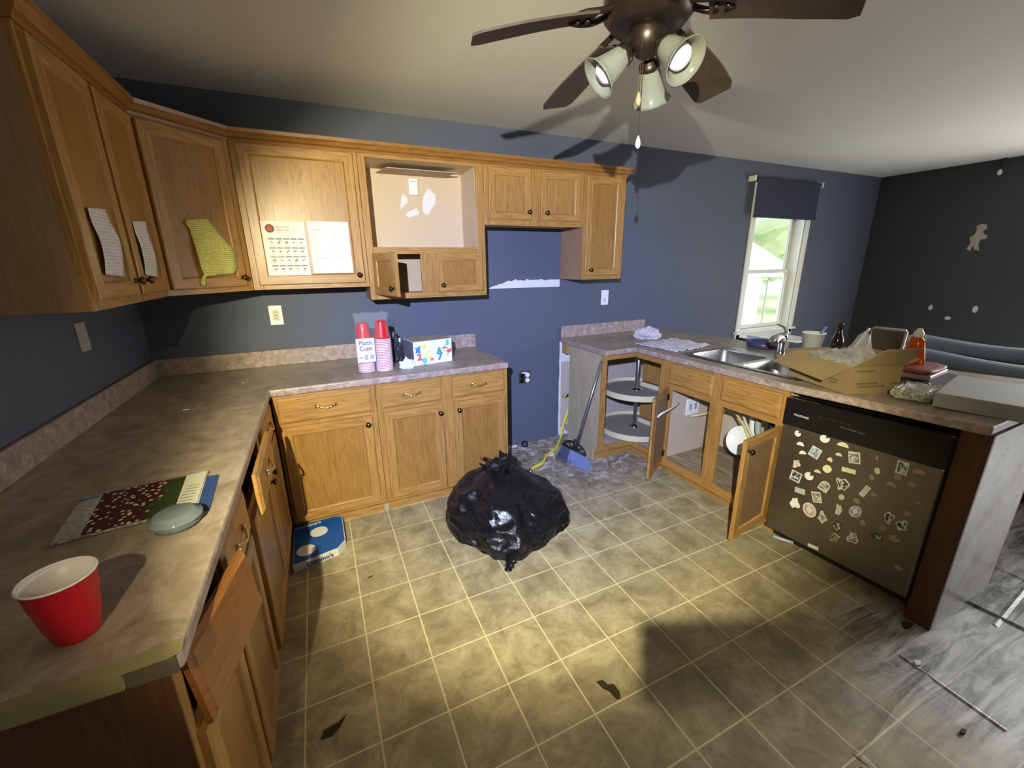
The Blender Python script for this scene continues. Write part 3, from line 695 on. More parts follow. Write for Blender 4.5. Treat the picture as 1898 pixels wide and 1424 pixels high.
for z in (.155, .485):
    bm = B(); a0, a1 = R(-168+360), R(-98)+2*math.pi
    # pie-cut disc
    ang = [R(-95)+i*(R(-175)+2*math.pi-R(-95))/40 for i in range(41)]
    rr = .30 if z < .3 else .285
    P2 = [(SC[0]+rr*math.cos(a), SC[1]+rr*math.sin(a)) for a in [R(360)*i/56 for i in range(56)]]
    prism(bm, P2, z, z+.012, 0)
    s_ = t.part('rotating_shelf', bm, mat('shelf_grey_brown', (.30, .265, .21), .7))
    bm = B()
    for i in range(56):
        pass
    ri = [[bm.verts.new((SC[0]+q_*math.cos(R(360)*i/56), SC[1]+q_*math.sin(R(360)*i/56), zz)) for i in range(56)] for q_, zz in ((rr+.001, z-.004), (rr+.007, z-.004), (rr+.007, z+.042), (rr+.001, z+.042))]
    for k in range(4):
        a, b = ri[k], ri[(k+1) % 4]
        for i in range(56): bm.faces.new((a[i], a[(i+1) % 56], b[(i+1) % 56], b[i]))
    bmesh.ops.translate(bm, vec=-t.b, verts=bm.verts)
    mesh_obj('shelf_rim', bm, mat('cream_rim', (.66, .58, .38), .5), s_, smooth=False)
    bm = B(); lathe(bm, [(.045, .012), (.045, .018), (.02, .028), (.018, .036)], 20, (SC[0], SC[1], z)); bmesh.ops.translate(bm, vec=-t.b, verts=bm.verts); mesh_obj('hub', bm, CHR, s_, smooth=True)
bm = B(); lathe(bm, [(.014, .16), (.014, .50), (.020, .51), (.020, .78), (.016, .79), (.016, .85)], 18, (SC[0], SC[1], 0)); t.part('pole', bm, ZINC, smooth=True)
t.part('pole_bracket', box(SC[0]-.022, SC[0]+.022, SC[1]-.022, SC[1]+.022, .80, .85), PLW, bevel=.003)
for z in (.498, .168):
    bm = B(); bx(bm, 3.385, 3.399, -.56, -.35, z, z+.036); bmesh.ops.rotate(bm, cent=(3.39, -.45, 0), matrix=Matrix.Rotation(R(6), 3, 'Z'), verts=bm.verts)
    t.part('shelf_cleat', bm, mat('cream_cleat', (.66, .58, .42), .5))

# ---------------------------------------------------- sink base (pen frame: x away, y=-s)
t = Thing('sink_base_cabinet', 'oak sink base cabinet with both doors hanging open', 'cabinet', (.3, -.75, 0), frame=PEN)
S0, S1 = .312, 1.152
bm = B(); th = .014
bx(bm, .02, .60, -S0-th, -S0, .1, .872); bx(bm, .02, .60, -S1, -S1+th, .1, .872)
bx(bm, .592, .60, -S1+th, -S0-th, .1, .872)
t.part('carcass', bm, mat('pink_beige_lining', (.55, .44, .33), .6))
FP = mat('water_stained_plywood', (.33, .27, .19), .7); q = N(FP)
a = q.noise(q.coord((9, 1.2, 1)), 2.2, 6, .7, 1.5); q.base(q.ramp(a, [(.33, (.10, .07, .045)), (.45, (.26, .19, .12)), (.6, (.40, .32, .21))]))
t.part('cabinet_floor', box(.02, .592, -S1+th, -S0-th, .112, .125), FP)
bm = B()
for s0, s1 in ((S0, .372), (.690, .780), (1.108, S1)): bx(bm, 0, .019, -s1, -s0, .085, .872, 0)
for s0, s1 in ((.372, .690), (.78, 1.108)):
    for z0, z1 in ((.085, .145), (.672, .724), (.845, .872)): bx(bm, 0, .019, -s1, -s0, z0, z1, 1)
t.part('face_frame', bm, [OV, OH], bevel=.0015)
t.part('toe_kick', box(.078, .085, -S1, -S0, -.005, .1), OH)
RZP = R(-90)
def pdrawer(s0, s1, z0, z1):
    return mesh_obj('false_drawer_front', door_bm(s1-s0, z1-z0, flat=True), [OV, OH, OP], t.o, loc=t.L((0, -s0, z0)), rz=RZP)
pdrawer(.352, .706, .716, .857); pdrawer(.766, 1.128, .714, .853)
OPD = oak('oak_door_inside', True, (.27, .16, .075), (.15, .08, .035), seed=9)
d = mesh_obj('door', door_bm(.335, .572, x0=0), [OV, OH, OPD], t.o, loc=t.L((-.002, -.355, .120)), rz=R(-90-60), label='oak door swung open beside the outlet')
bm = box(.045, .29, .0, .004, .05, .52); mesh_obj('inner_panel', bm, OPD, d)
bm = B(); tube(bm, spline([(.05, .006, .415), (.12, .03, .43), (.13, .05, .50), (.128, .065, .50)]), .006, 8)
for z in (.07, .50): bm2 = box(.0, .03, .0, .012, z-.02, z+.02); mesh_obj('hinge', bm2, BRZ, d)
mesh_obj('towel_bar', (lambda b: (tube(b, spline([(.30, .012, .44), (.30, .035, .47), (.18, .06, .47), (.02, .075, .468)], 6), .006, 8), b)[-1])(B()), PLW, d, smooth=True); bm.free()
d = mesh_obj('door', door_bm(.350, .572, x0=-.350), [OV, OH, OPD], t.o, loc=t.L((-.002, -1.130, .105)), rz=R(-90+97), label='oak door swung open beside the dishwasher')
knob(d, -.325, .515)

# outlet box inside sink base
t = Thing('outlet_plate', 'white metal outlet plate with dangling cables inside the open sink cabinet', 'outlet', (.27, -.335, .50), frame=PEN)
bm = B(); bx(bm, .215, .345, -.336, -.328, .428, .555); t.part('plate', bm, PLW, bevel=.003)
for x in (.255, .305): 
    bm = B(); bx(bm, x-.012, x+.012, -.339, -.336, .47, .515); t.part('socket', bm, mat('grey_socket', (.35, .35, .38), .5))
bm = B(); tube(bm, spline([(.345, -.338, .535), (.35, -.40, .56), (.33, -.46, .53), (.30, -.55, .52), (.24, -.72, .60), (.18, -.86, .50), (.16, -.96, .42)]), .008, 8); t.part('cable', bm, mat('cream_cable', (.62, .55, .36), .5), smooth=True)
bm = B(); tube(bm, spline([(.26, -.345, .42), (.31, -.42, .455), (.30, -.52, .52), (.26, -.66, .57), (.20, -.80, .52), (.15, -.93, .40), (.15, -1.0, .39)]), .008, 8); t.part('cable', bm, mat('yellow_cable', (.62, .52, .22), .5), smooth=True)
bm = B(); tube(bm, spline([(.40, -.42, .50), (.405, -.43, .35), (.40, -.44, .13)]), .007, 8); t.part('cable', bm, PLW, smooth=True)
# plumbing
t = Thing('sink_drain_pipes', 'white and black drain pipes under the sink inside the open cabinet', 'pipes', (.33, -.92, .4), frame=PEN)
bm = B(); tube(bm, spline([(.30, -.80, .74), (.30, -.80, .45), (.32, -.84, .38), (.34, -.90, .40), (.34, -.93, .48), (.40, -1.0, .50), (.55, -1.0, .50)]), .024, 12); t.part('trap', bm, PLW, smooth=True)
bm = B(); tube(bm, spline([(.24, -.86, .62), (.23, -.88, .50), (.25, -.92, .44), (.30, -.95, .47), (.32, -.95, .60)]), .018, 12); t.part('hose', bm, GREYP, smooth=True)
bm = B(); tube(bm, [(.20, -.985, .46), (.20, -.985, .60)], .028, 14); t.part('disposer_outlet', bm, BLKM, smooth=True)
bm = B(); lathe(bm, [(.05, 0), (.062, .02), (.062, .06), (.05, .075)], 20, (.31, -1.03, .50)); t.part('coupling', bm, PLW, smooth=True)
t = Thing('storage_bin', 'cream plastic bin with pan handles stored under the sink', 'bin', (.30, -.90, .125), frame=PEN)
bm = B(); bx(bm, .16, .40, -1.02, -.83, .125, .31); t.part('bin_body', bm, mat('cream_bin', (.60, .50, .30), .5), bevel=.01)
t = Thing('frying_pan', 'white frying pan with black edge hanging tilted under the sink', 'pan', (.20, -.815, .40), frame=PEN)
bm = B(); M = Matrix.Translation((.19, -.815, .42)) @ Matrix.Rotation(R(-70), 4, 'Y')
lathe(bm, [(.0, 0), (.07, 0), (.095, .03), (.092, .03), (.068, .004), (0, .004)], 26, M=M); t.part('bowl', bm, PLW, smooth=True)
bm = B(); tube(bm, [(.22, -.89, .36), (.18, -.97, .34), (.15, -1.02, .34)], .012, 8); t.part('handle', bm, BLKM, smooth=True)

# ---------------------------------------------------- dishwasher
t = Thing('dishwasher', 'stainless dishwasher with black control panel, covered in stickers', 'dishwasher', (.3, -1.48, 0), frame=PEN); t.shear = .040
D0, D1 = 1.158, 1.799
t.part('tub', box(.03, .58, -D1+.005, -D0-.005, .075, .84), BLKM)
t.part('door_panel', box(-.024, .03, -D1+.006, -D0-.003, .080, .702), DWS, bevel=.006)
t.part('control_panel', box(-.034, .03, -D1+.002, -D0-.002, .704, .850), BLK, bevel=.007)
t.part('chrome_lip', box(-.034, .0, -1.32, -D0-.004, .8505, .855), CHR)
t.part('toe_plate', box(.07, .08, -D1+.005, -D0-.005, .0, .075), BLKM)
txt = Matrix.Rotation(R(-90), 4, 'Z')
e = (R(90), 0, R(-90))
def ptext(s, size, m, par, base, w_, s_, z, **k): return text_obj(s, size, m, par, Vector((w_, -s_, z+.04*max(0, s_-1.16)))-base, e, **k)
LW = mat('white_print', (.55, .55, .55), .5)
ptext('FRIGIDAIRE', .014, LW, t.o, t.b, -.0345, 1.246, .768, bold=.0003)
ptext('HEAVY  NORMAL  LIGHT', .009, INK, t.o, t.b, -.0345, 1.47, .765)
for k in range(5): t.part('button', box(-.0355, -.034, -(1.33+k*.03)-.009, -(1.33+k*.03)+.009, .785, .792), BLKM)
ST = [(1.24, .657, .030, .032, 'pac', 'w'), (1.262, .606, .036, .028, 'half', 'w'), (1.28, .565, .034, .026, 'half', 'w'), (1.364, .675, .044, .040, 'pac', 'w'), (1.443, .672, .048, .030, 'half', 'y'), (1.435, .619, .028, .022, 'half', 'c'), (1.404, .579, .024, .030, 'half', 'c'), (1.401, .529, .036, .042, 'round', 'y'), (1.363, .497, .032, .022, 'half', 'c'), (1.33, .456, .042, .042, 'pac', 'w'), (1.335, .59, .048, .056, 'photo', 'b'), (1.27, .426, .052, .056, 'photo', 'k'), (1.261, .494, .034, .044, 'blob', 'n'), (1.497, .63, .046, .056, 'photo', 'g'), (1.487, .56, .056, .022, 'strip', 'y'), (1.475, .481, .050, .062, 'blob', 'k'), (1.406, .436, .044, .056, 'arch', 'g'), (1.303, .358, .050, .030, 'strip', 'l'), (1.383, .363, .042, .056, 'photo', 'g'), (1.364, .279, .064, .078, 'disc', 'r'), (1.291, .281, .044, .060, 'blob', 'w'), (1.425, .272, .036, .058, 'blob', 'g'), (1.484, .417, .026, .028, 'round', 'c'), (1.565, .49, .022, .060, 'photo', 'l'), (1.483, .347, .024, .060, 'blob', 'l'), (1.549, .375, .046, .062, 'disc', 'b'), (1.545, .43, .026, .024, 'round', 't'), (1.494, .262, .034, .054, 'photo', 'd'), (1.494, .197, .038, .062, 'photo', 'o'), (1.563, .242, .040, .058, 'blob', 'g'), (1.586, .336, .022, .030, 'round', 't'), (1.59, .605, .022, .030, 'round', 'c'), (1.577, .567, .020, .026, 'round', 't'), (1.577, .664, .008, .024, 'blob', 't'), (1.668, .655, .038, .058, 'photo', 'e'), (1.722, .660, .042, .028, 'half', 'p'), (1.663, .610, .022, .028, 'round', 't'), (1.648, .566, .034, .032, 'half', 't'), (1.711, .598, .030, .022, 'round', 't'), (1.6, .49, .024, .026, 'half', 't'), (1.746, .529, .022, .018, 'half', 't'), (1.723, .465, .024, .024, 'round', 't'), (1.67, .412, .030, .056, 'blob', 'k'), (1.718, .404, .036, .050, 'blob', 'k'), (1.65, .305, .044, .034, 'blob', 'd'), (1.706, .33, .040, .032, 'pac', 't'), (1.659, .354, .024, .024, 'round', 't'), (1.415, .091, .050, .018, 'strip', 'w'), (1.745, .205, .03, .02, 'round', 't')]
SM = {'w': (.80, .80, .78), 'y': (.78, .72, .42), 'c': (.68, .60, .45), 't': (.30, .255, .19), 'p': (.42, .26, .22), 'k': (.02, .02, .02), 'b': (.16, .20, .30), 'g': (.14, .17, .14), 'n': (.45, .30, .22), 'l': (.42, .48, .42), 'd': (.05, .05, .03), 'o': (.10, .09, .05), 'e': (.06, .09, .10), 'r': (.35, .18, .18)}
SMM = {k: mat('sticker_'+k, c, .55) for k, c in SM.items()}
SPRT = {}
for k in 'kbgndoelr':
    m_ = mat('sticker_print_'+k, SM[k], .5); q = N(m_); c = SM[k]
    q.base(q.ramp(q.noise(q.coord(), 70, 4, .7), [(.40, c), (.50, tuple(min(.8, x*1.6+.03) for x in c)), (.56, (.62, .60, .56))])); SPRT[k] = m_
STW = mat('sticker_border', (.66, .66, .64), .5)
random.seed(11)
for s_, z, w_, h_, kind, cc in ST:
    z += .0138*s_-.04*(s_-1.16)
    def shape(k):
        if kind in ('photo', 'strip'): return [(-k, -k), (k, -k), (k, k), (-k, k)]
        if kind == 'half': return [(k*math.cos(a), k*(-.5+1.4*math.sin(a))) for a in [math.pi*i/12 for i in range(13)]]
        if kind == 'pac': return [(k*math.cos(a), k*math.sin(a)) for a in [R(55)+R(310)*i/18 for i in range(19)]]+[(k*.15, k*.1)]
        if kind in ('round', 'disc'): return [(k*math.cos(a)*(1+(.12*math.sin(a*2+s_*50) if kind == 'round' else 0)), k*math.sin(a)) for a in [2*math.pi*i/20 for i in range(20)]]
        if kind == 'arch': return [(-k, -k), (k, -k)]+[(k*math.cos(a), .2*k+.8*k*math.sin(a)) for a in [math.pi*i/10 for i in range(11)]]
        return [(k*math.cos(a)*(1+.3*math.sin(a*3+s_*90)), k*math.sin(a)*(1+.25*math.cos(a*4+s_*70))) for a in [2*math.pi*i/22 for i in range(22)]]
    bm = B(); rot_ = random.uniform(-.35, .35) if kind != 'strip' else 0.1
    if kind == 'pac': rot_ = .4
    layers = [(1, 0., .0006, None)]
    if cc in SPRT and kind in ('photo', 'blob', 'disc', 'arch'): layers.append((.80, .0006, .0009, 1))
    if kind == 'disc': layers.append((.45, .0009, .0012, 0))
    for k, y0, y1, mi in layers:
        pts = shape(k); pr = [(a*w_/2, b*h_/2) for a, b in pts]; pr = [(a*math.cos(rot_)-b*math.sin(rot_), a*math.sin(rot_)+b*math.cos(rot_)) for a, b in pr]
        f0 = [bm.verts.new((-.0241-y0, -s_-a, z+b)) for a, b in pr]; f1 = [bm.verts.new((-.0241-y1, -s_-a, z+b)) for a, b in pr]
        n_ = len(pr); mi_ = mi if mi is not None else 0
        bm.faces.new(f1).material_index = mi_
        for i in range(n_): bm.faces.new((f0[i], f0[(i+1) % n_], f1[(i+1) % n_], f1[i])).material_index = mi_
    big = len(layers) > 1
    t.part('sticker' if cc != 't' else 'sticker_residue', bm, [STW if (big and cc not in 'do') else SMM[cc], SPRT.get(cc, STW)])
# panel beside the dishwasher and finished end
t = Thing('peninsula_end_panel', 'dark brown end post and scuffed grey laminate end of the peninsula', 'panel', (.3, -1.84, 0), frame=PEN)
bm = B(); bx(bm, 0, .019, -1.885, -1.797, .001, .897); t.part('face_post', bm, BROWN, bevel=.002)
bm = B(); bx(bm, .019, .60, -1.885, -1.868, .001, .899, 0); t.part('end_face', bm, LAM)
t = Thing('peninsula_back_panel', 'brown panel closing the dining side of the peninsula', 'panel', (.61, -.8, 0), frame=PEN)
bm = B(); bx(bm, .60, .615, -1.885, .30, .001, .872, 0); t.part('board', bm, BROWN)
# ---------------------------------------------------- ceiling fan
FC = Vector((1.917, -1.854, 0))
t = Thing('ceiling_fan', 'dark bronze five-blade ceiling fan with three frosted glass lights', 'ceiling fan', (FC.x, FC.y, H))
bm = B(); lathe(bm, [(.075, H-.002), (.078, H-.02), (.06, H-.055), (.03, H-.07), (.018, H-.075), (.018, 2.355)], 32, (FC.x, FC.y, 0)); t.part('canopy', bm, FANB, smooth=True)
bm = B(); lathe(bm, [(.03, 2.365), (.09, 2.355), (.125, 2.325), (.132, 2.305), (.124, 2.298), (.132, 2.29), (.132, 2.235), (.105, 2.205), (.06, 2.195), (.0, 2.195)], 40, (FC.x, FC.y, 0)); t.part('motor_housing', bm, FANB, smooth=True)
bm = B(); lathe(bm, [(.0, 2.200), (.052, 2.198), (.056, 2.185), (.054, 2.165), (.044, 2.145), (.028, 2.130), (.012, 2.122), (0, 2.120)], 28, (FC.x, FC.y, 0)); t.part('light_kit', bm, FANB, smooth=True)
def zdroop(r): return 2.222-.078*(max(0, r-.10)/.42)**1.35
for k in range(5):
    a = R(163-72*k); ca, sa = math.cos(a), math.sin(a); pitch = R(-12)
    bm = B(); NS = 14; rows = []
    for i in range(NS+1):
        u = i/NS; r_ = .165+u*.36; hw = .052+.018*min(1, u*1.6)
        if u > .93: hw *= (.97 if u < .99 else .80)
        row = []
        for s_ in (-1, -.5, .5, 1):
            for dz in (0, .007):
                p = s_*hw; row.append(bm.verts.new((FC.x+r_*ca-p*math.cos(pitch)*sa, FC.y+r_*sa+p*math.cos(pitch)*ca, zdroop(r_)+p*math.sin(pitch)+dz)))
        rows.append(row)
    for p, q_ in zip(rows, rows[1:]):
        for c_ in range(3):
            bm.faces.new((p[2*c_], p[2*c_+2], q_[2*c_+2], q_[2*c_])); bm.faces.new((p[2*c_+1], q_[2*c_+1], q_[2*c_+3], p[2*c_+3]))
        bm.faces.new((p[0], q_[0], q_[1], p[1])); bm.faces.new((p[6], p[7], q_[7], q_[6]))
    for row in (rows[0], rows[-1]):
        for c_ in range(3): bm.faces.new((row[2*c_], row[2*c_+1], row[2*c_+3], row[2*c_+2]))
    bl = t.part('blade', bm, FANW)
    bm = B(); d = Vector((ca, sa, 0)); s3 = Vector((-sa, ca, 0))
    for sg in (-1, 1):
        pts = [Vector((FC.x, FC.y, 0))+d*r_+s3*(sg*o_)+Vector((0, 0, z)) for r_, o_, z in ((.08, .012, 2.228), (.12, .022, 2.232), (.16, .032, 2.220), (.20, .030, 2.214), (.235, .012, 2.208))]
        tube(bm, spline(pts, 4), .009, 8)
    for r_ in (.185, .215): lathe(bm, [(.008, -.006), (.008, .004)], 10, (FC.x+ca*r_, FC.y+sa*r_, zdroop(r_)-.004))
    bmesh.ops.translate(bm, vec=-t.b, verts=bm.verts)
    mesh_obj('blade_iron', bm, FANB, bl, smooth=True)
for az in (162, 38, 278):
    a = R(az); tilt = R(50 if az != 38 else 40)
    dv = Vector((math.cos(a)*math.sin(tilt), math.sin(a)*math.sin(tilt), -math.cos(tilt)))
    p0 = Vector((FC.x, FC.y, 2.155))+Vector((math.cos(a), math.sin(a), 0))*.040
    M = Matrix.Translation(p0) @ Vector((0, 0, 1)).rotation_difference(dv).to_matrix().to_4x4()
    bm = B(); lathe(bm, [(.012, -.01), (.014, .02), (.030, .028), (.033, .045), (.030, .050), (0, .050)], 24, M=M); bmesh.ops.translate(bm, vec=-t.b, verts=bm.verts)
    so = mesh_obj('lamp_socket', bm, FANB, t.o, smooth=True)
    bm = B(); pr = [(.027, .038), (.031, .046), (.036, .070), (.041, .095), (.047, .115), (.055, .131), (.063, .139)]
    lathe(bm, pr+[(r_-.0028, z) for r_, z in reversed(pr)], 40, M=M, cap=False)
    for v in bm.verts: v.co -= t.b
    sh = mesh_obj('lamp_shade', bm, SHADE, t.o, smooth=True)
    bm = B(); lathe(bm, [(.012, .045), (.015, .06), (.027, .082), (.034, .104), (.032, .120), (.020, .131), (0, .134)], 24, M=M)
    for v in bm.verts: v.co -= t.b
    mesh_obj('bulb', bm, BULB, sh, smooth=True)
RV = Vector((CR.x, CR.y, 0)).normalized(); FV = Vector((CF.x, CF.y, 0)).normalized()
for off, fo_, zt, zb, m_, lb in ((-.026, -.045, 2.16, 2.010, mat('wood_knob', (.40, .26, .10), .4), 'brass chain with amber teardrop end'), (-.012, -.02, 2.14, 1.900, PLW, 'thin chain with white teardrop end')):
    c_ = FC+RV*off+FV*fo_
    bm = B(); tube(bm, [(c_.x, c_.y, zt), (c_.x, c_.y, zb)], .0011, 6)
    ch = t.part('pull_chain', bm, BRASS, label=lb)
    bm = B(); lathe(bm, [(.0, -.026), (.006, -.022), (.0085, -.012), (.005, .002), (.002, .010), (0, .012)], 14, (c_.x, c_.y, zb)); bmesh.ops.translate(bm, vec=-t.b, verts=bm.verts); mesh_obj('chain_end', bm, m_, ch, smooth=True)

# ---------------------------------------------------- papers on doors
def sheet(name, label, x0, z0, w_, h_, items, m=PAPER, base=None, y=-.3262, group=None):
    t = Thing(name, label, 'paper', (x0+w_/2, y, z0+h_/2), group=group)
    bm = box(x0, x0+w_, y-.0008, y, z0, z0+h_); t.part('sheet', bm, m)
    return t
y0 = -.3262
t = sheet('cooking_chart', 'printed white cooking chart with red round logo and rows of small food pictures', .696, 1.482, .212, .283, None)
bm = B()
def flat(bm, x0, x1, z0, z1, y=y0-.0012, mi=0): bx(bm, x0, x1, y, y+.0004, z0, z1, mi)
for r_ in range(4):
    for c_ in range(5):
        x = .720+c_*.036; z = 1.672-r_*.047
        flat(bm, x, x+.031, z, z+.0055, mi=0)
        g = bmesh.ops.create_circle(bm, cap_ends=True, radius=1, segments=12)
        a_, b_ = .006+.006*((r_*5+c_*3) % 4)/3, .004+.003*((r_+c_) % 3)/2; an = ((r_*7+c_*5) % 6)*.3-.6
        for v in g['verts']:
            p, q_ = v.co.x*a_, v.co.y*b_; v.co = Vector((x+.0155+p*math.cos(an)-q_*math.sin(an), y0-.0012, z-.015+p*math.sin(an)+q_*math.cos(an)))
        for f in g['verts'][0].link_faces: f.material_index = 1
        flat(bm, x+.006, x+.026, z-.031, z-.0295, mi=1)
for k in range(5): flat(bm, .845, .895 if k % 2 else .888, 1.742-k*.009, 1.7435-k*.009, mi=2)
flat(bm, .765, .83, 1.708, 1.7095, mi=2)
t.part('printed_pictures', bm, [INK, mat('mid_ink', (.33, .32, .31), .8), INKL])
bm = B(); lathe(bm, [(.0, 0), (.022, 0), (.022, .0004), (0, .0004)], 28, M=Matrix.Translation((.736, y0-.001, 1.728)) @ Matrix.Rotation(R(90), 4, 'X'))
bmesh.ops.translate(bm, vec=-t.b, verts=bm.verts); lg = mesh_obj('round_logo', bm, mat('logo_maroon', (.20, .07, .06), .7), t.o)
bm = B(); lathe(bm, [(.0, 0), (.014, 0), (.014, .0004), (0, .0004)], 24, M=Matrix.Translation((.736, y0-.0016, 1.728)) @ Matrix.Rotation(R(90), 4, 'X')); bmesh.ops.translate(bm, vec=-t.b, verts=bm.verts); mesh_obj('logo_centre', bm, INKR, t.o)
text_obj('INSTANT POT', .0125, INKR, t.o, Vector((.796, y0-.0011, 1.735))-t.b, RX90, bold=.0002, sx=.85)
text_obj('COOKING TABLE', .0105, INKR, t.o, Vector((.796, y0-.0011, 1.720))-t.b, RX90, bold=.0002, sx=.85)
t = sheet('cooking_times_sheet', 'printed white cooking times sheet with columns of small text, right of the food chart', .923, 1.490, .212, .280, None)
text_obj('INSTANT POT', .009, INKL, t.o, Vector((1.022, y0-.0011, 1.757))-t.b, RX90)
text_obj('COOKING TIMES CHEAT SHEET', .0115, INKL, t.o, Vector((1.03, y0-.0011, 1.744))-t.b, RX90)
for s_, x, z in (('VEGETABLES', .965, 1.724), ('MEATS', .958, 1.648), ('GRAINS & BEANS', .975, 1.574), ('MISCELLANEOUS', 1.078, 1.574)):
    text_obj(s_, .0085, INK, t.o, Vector((x, y0-.0011, z))-t.b, RX90)
bm = B(); random.seed(2)
for zt_, n_ in ((1.708, 7), (1.632, 7), (1.560, 7)):
    for k in range(n_):
        for x in (.938, 1.040):
            flat(bm, x, x+random.uniform(.02, .045), zt_-k*.0082, zt_-k*.0082+.0022); flat(bm, x+.055, x+.066, zt_-k*.0082, zt_-k*.0082+.002); flat(bm, x+.075, x+.083, zt_-k*.0082, zt_-k*.0082+.002)
t.part('printed_text', bm, INKL)
def curled(name, label, poly, place, m, amp, lines=0, cat='paper', group=None):
    """poly in door-plane (u,z); place(u,z,off)->world"""
    us = [p[0] for p in poly]; zs = [p[1] for p in poly]; u0, u1, z0, z1 = min(us), max(us), min(zs), max(zs)
    bm = B(); base = place((u0+u1)/2, (z0+z1)/2, 0)
    def inside(u, z):
        c = False; n_ = len(poly)
        for i in range(n_):
            a, b = poly[i], poly[(i+1) % n_]
            if (a[1] > z) != (b[1] > z) and u < (b[0]-a[0])*(z-a[1])/(b[1]-a[1])+a[0]: c = not c
        return c
    # strip fill: for each z find u extents
    N_ = 22; rows = []
    for i in range(N_+1):
        z = z0+(z1-z0)*(i+.0)/N_; zz = min(max(z, z0+1e-4), z1-1e-4); xs = []
        for j in range(len(poly)):
            a, b = poly[j], poly[(j+1) % len(poly)]
            if (a[1] > zz) != (b[1] > zz): xs.append((b[0]-a[0])*(zz-a[1])/(b[1]-a[1])+a[0])
        xa, xb = min(xs), max(xs); row = []
        for k in range(7):
            u = xa+(xb-xa)*k/6; off = amp*(.25+.75*abs(math.sin((zz-z0)/(z1-z0)*4+k*.5)))*(1-.5*(zz-z0)/(z1-z0))+.002
            row.append((u, zz, off))
        rows.append(row)
    L0 = [[bm.verts.new(place(*p)-base) for p in r_] for r_ in rows]; L1_ = [[bm.verts.new(place(p[0], p[1], p[2]+.0007)-base) for p in r_] for r_ in rows]
    for g in (L0, L1_):
        for a, b in zip(g, g[1:]):
            for k in range(6): bm.faces.new((a[k], a[k+1], b[k+1], b[k]))
    for i in range(N_):
        for k in (0, 6): bm.faces.new((L0[i][k], L0[i+1][k], L1_[i+1][k], L1_[i][k]))
    for r_ in (0, N_):
        for k in range(6): bm.faces.new((L0[r_][k], L0[r_][k+1], L1_[r_][k+1], L1_[r_][k]))
    t = Thing(name, label, cat, base, group=group)
    mesh_obj('sheet', bm, m, t.o, smooth=True)
    bm = B()
    for k in range(lines):
        zz = z1-(z1-z0)*(.10+.8*k/lines); i = int((zz-z0)/(z1-z0)*N_); r_ = rows[i]
        if k % 4 == 3: continue
        a = r_[1]; b = r_[5 if k % 3 else 3]
        n4 = 4
        for j in range(n4):
            ja = 1+j; jb = min(ja+.85, 5)
            if r_[0] and ja < (5 if k % 3 else 3):
                p, q_ = rows[i][ja], rows[i][ja+1]
                v1, v2 = place(p[0], p[1], p[2]+.0016)-base, place(p[0]+(q_[0]-p[0])*.8, q_[1], q_[2]+.0016)-base
                v3, v4 = v2+Vector((0, 0, .0022)), v1+Vector((0, 0, .0022)); bm.faces.new([bm.verts.new(v) for v in (v1, v2, v3, v4)])
    if lines: mesh_obj('writing', bm, INKL, t.o)
    else: bm.free()
    return t
pl_left = lambda u, z, o_: Vector((.3175+o_, u, z))
curled('recipe_paper', 'curled white recipe paper taped to the near left wall cabinet door', [(-1.262, 1.715), (-1.132, 1.718), (-1.085, 1.635), (-1.125, 1.503), (-1.265, 1.505), (-1.245, 1.62)], pl_left, RECI, .012, 0)
curled('recipe_paper', 'curled white recipe paper on the left wall cabinet door next to the diagonal one', [(-.907, 1.709), (-.754, 1.713), (-.750, 1.60), (-.758, 1.54), (-.768, 1.495), (-.91, 1.496), (-.89, 1.62)], pl_left, RECI, .010, 0)
pdg = lambda u, z, o_: fo+de*u+dn_*(.0125+o_)+Vector((0, 0, z))
curled('yellow_note', 'large curling yellow handwritten note on the diagonal corner cabinet door', [(.125, 1.735), (.154, 1.755), (.235, 1.758), (.285, 1.69), (.338, 1.619), (.335, 1.530), (.318, 1.500), (.175, 1.497), (.165, 1.455), (.145, 1.444), (.135, 1.465), (.160, 1.50), (.150, 1.53), (.145, 1.70)], pdg, YEL, .022, 0)
# microwave cubby leftovers
t = Thing('switch_box', 'small white rectangular box on the back of the empty microwave cubby', 'box', (1.595, -.016, 2.03))
t.part('cover', box(1.562, 1.622, -.040, -.0155, 1.976, 2.077), PLW, bevel=.003)
t.part('side_label', box(1.572, 1.612, -.0408, -.040, 2.055, 2.058), INK)
for k, (pts, lb) in enumerate((([(1.520, 1.985), (1.552, 1.958), (1.548, 1.925), (1.530, 1.915), (1.515, 1.900), (1.500, 1.885), (1.508, 1.935)], 'small torn white patch left of the box in the microwave cubby'),
        ([(1.685, 2.020), (1.712, 2.018), (1.722, 2.000), (1.745, 1.992), (1.738, 1.925), (1.715, 1.905), (1.690, 1.862), (1.665, 1.858), (1.650, 1.880), (1.655, 1.965), (1.675, 1.995)], 'large torn white patch right of the box in the microwave cubby'),
        ([(1.545, 1.868), (1.605, 1.898), (1.625, 1.875), (1.620, 1.860), (1.560, 1.838), (1.530, 1.848)], 'lowest torn white patch in the microwave cubby'))):
    patch('torn_patch', pts, -.0155, .003, DRY, lb, 'wall patch', group='torn patches in the microwave cubby')

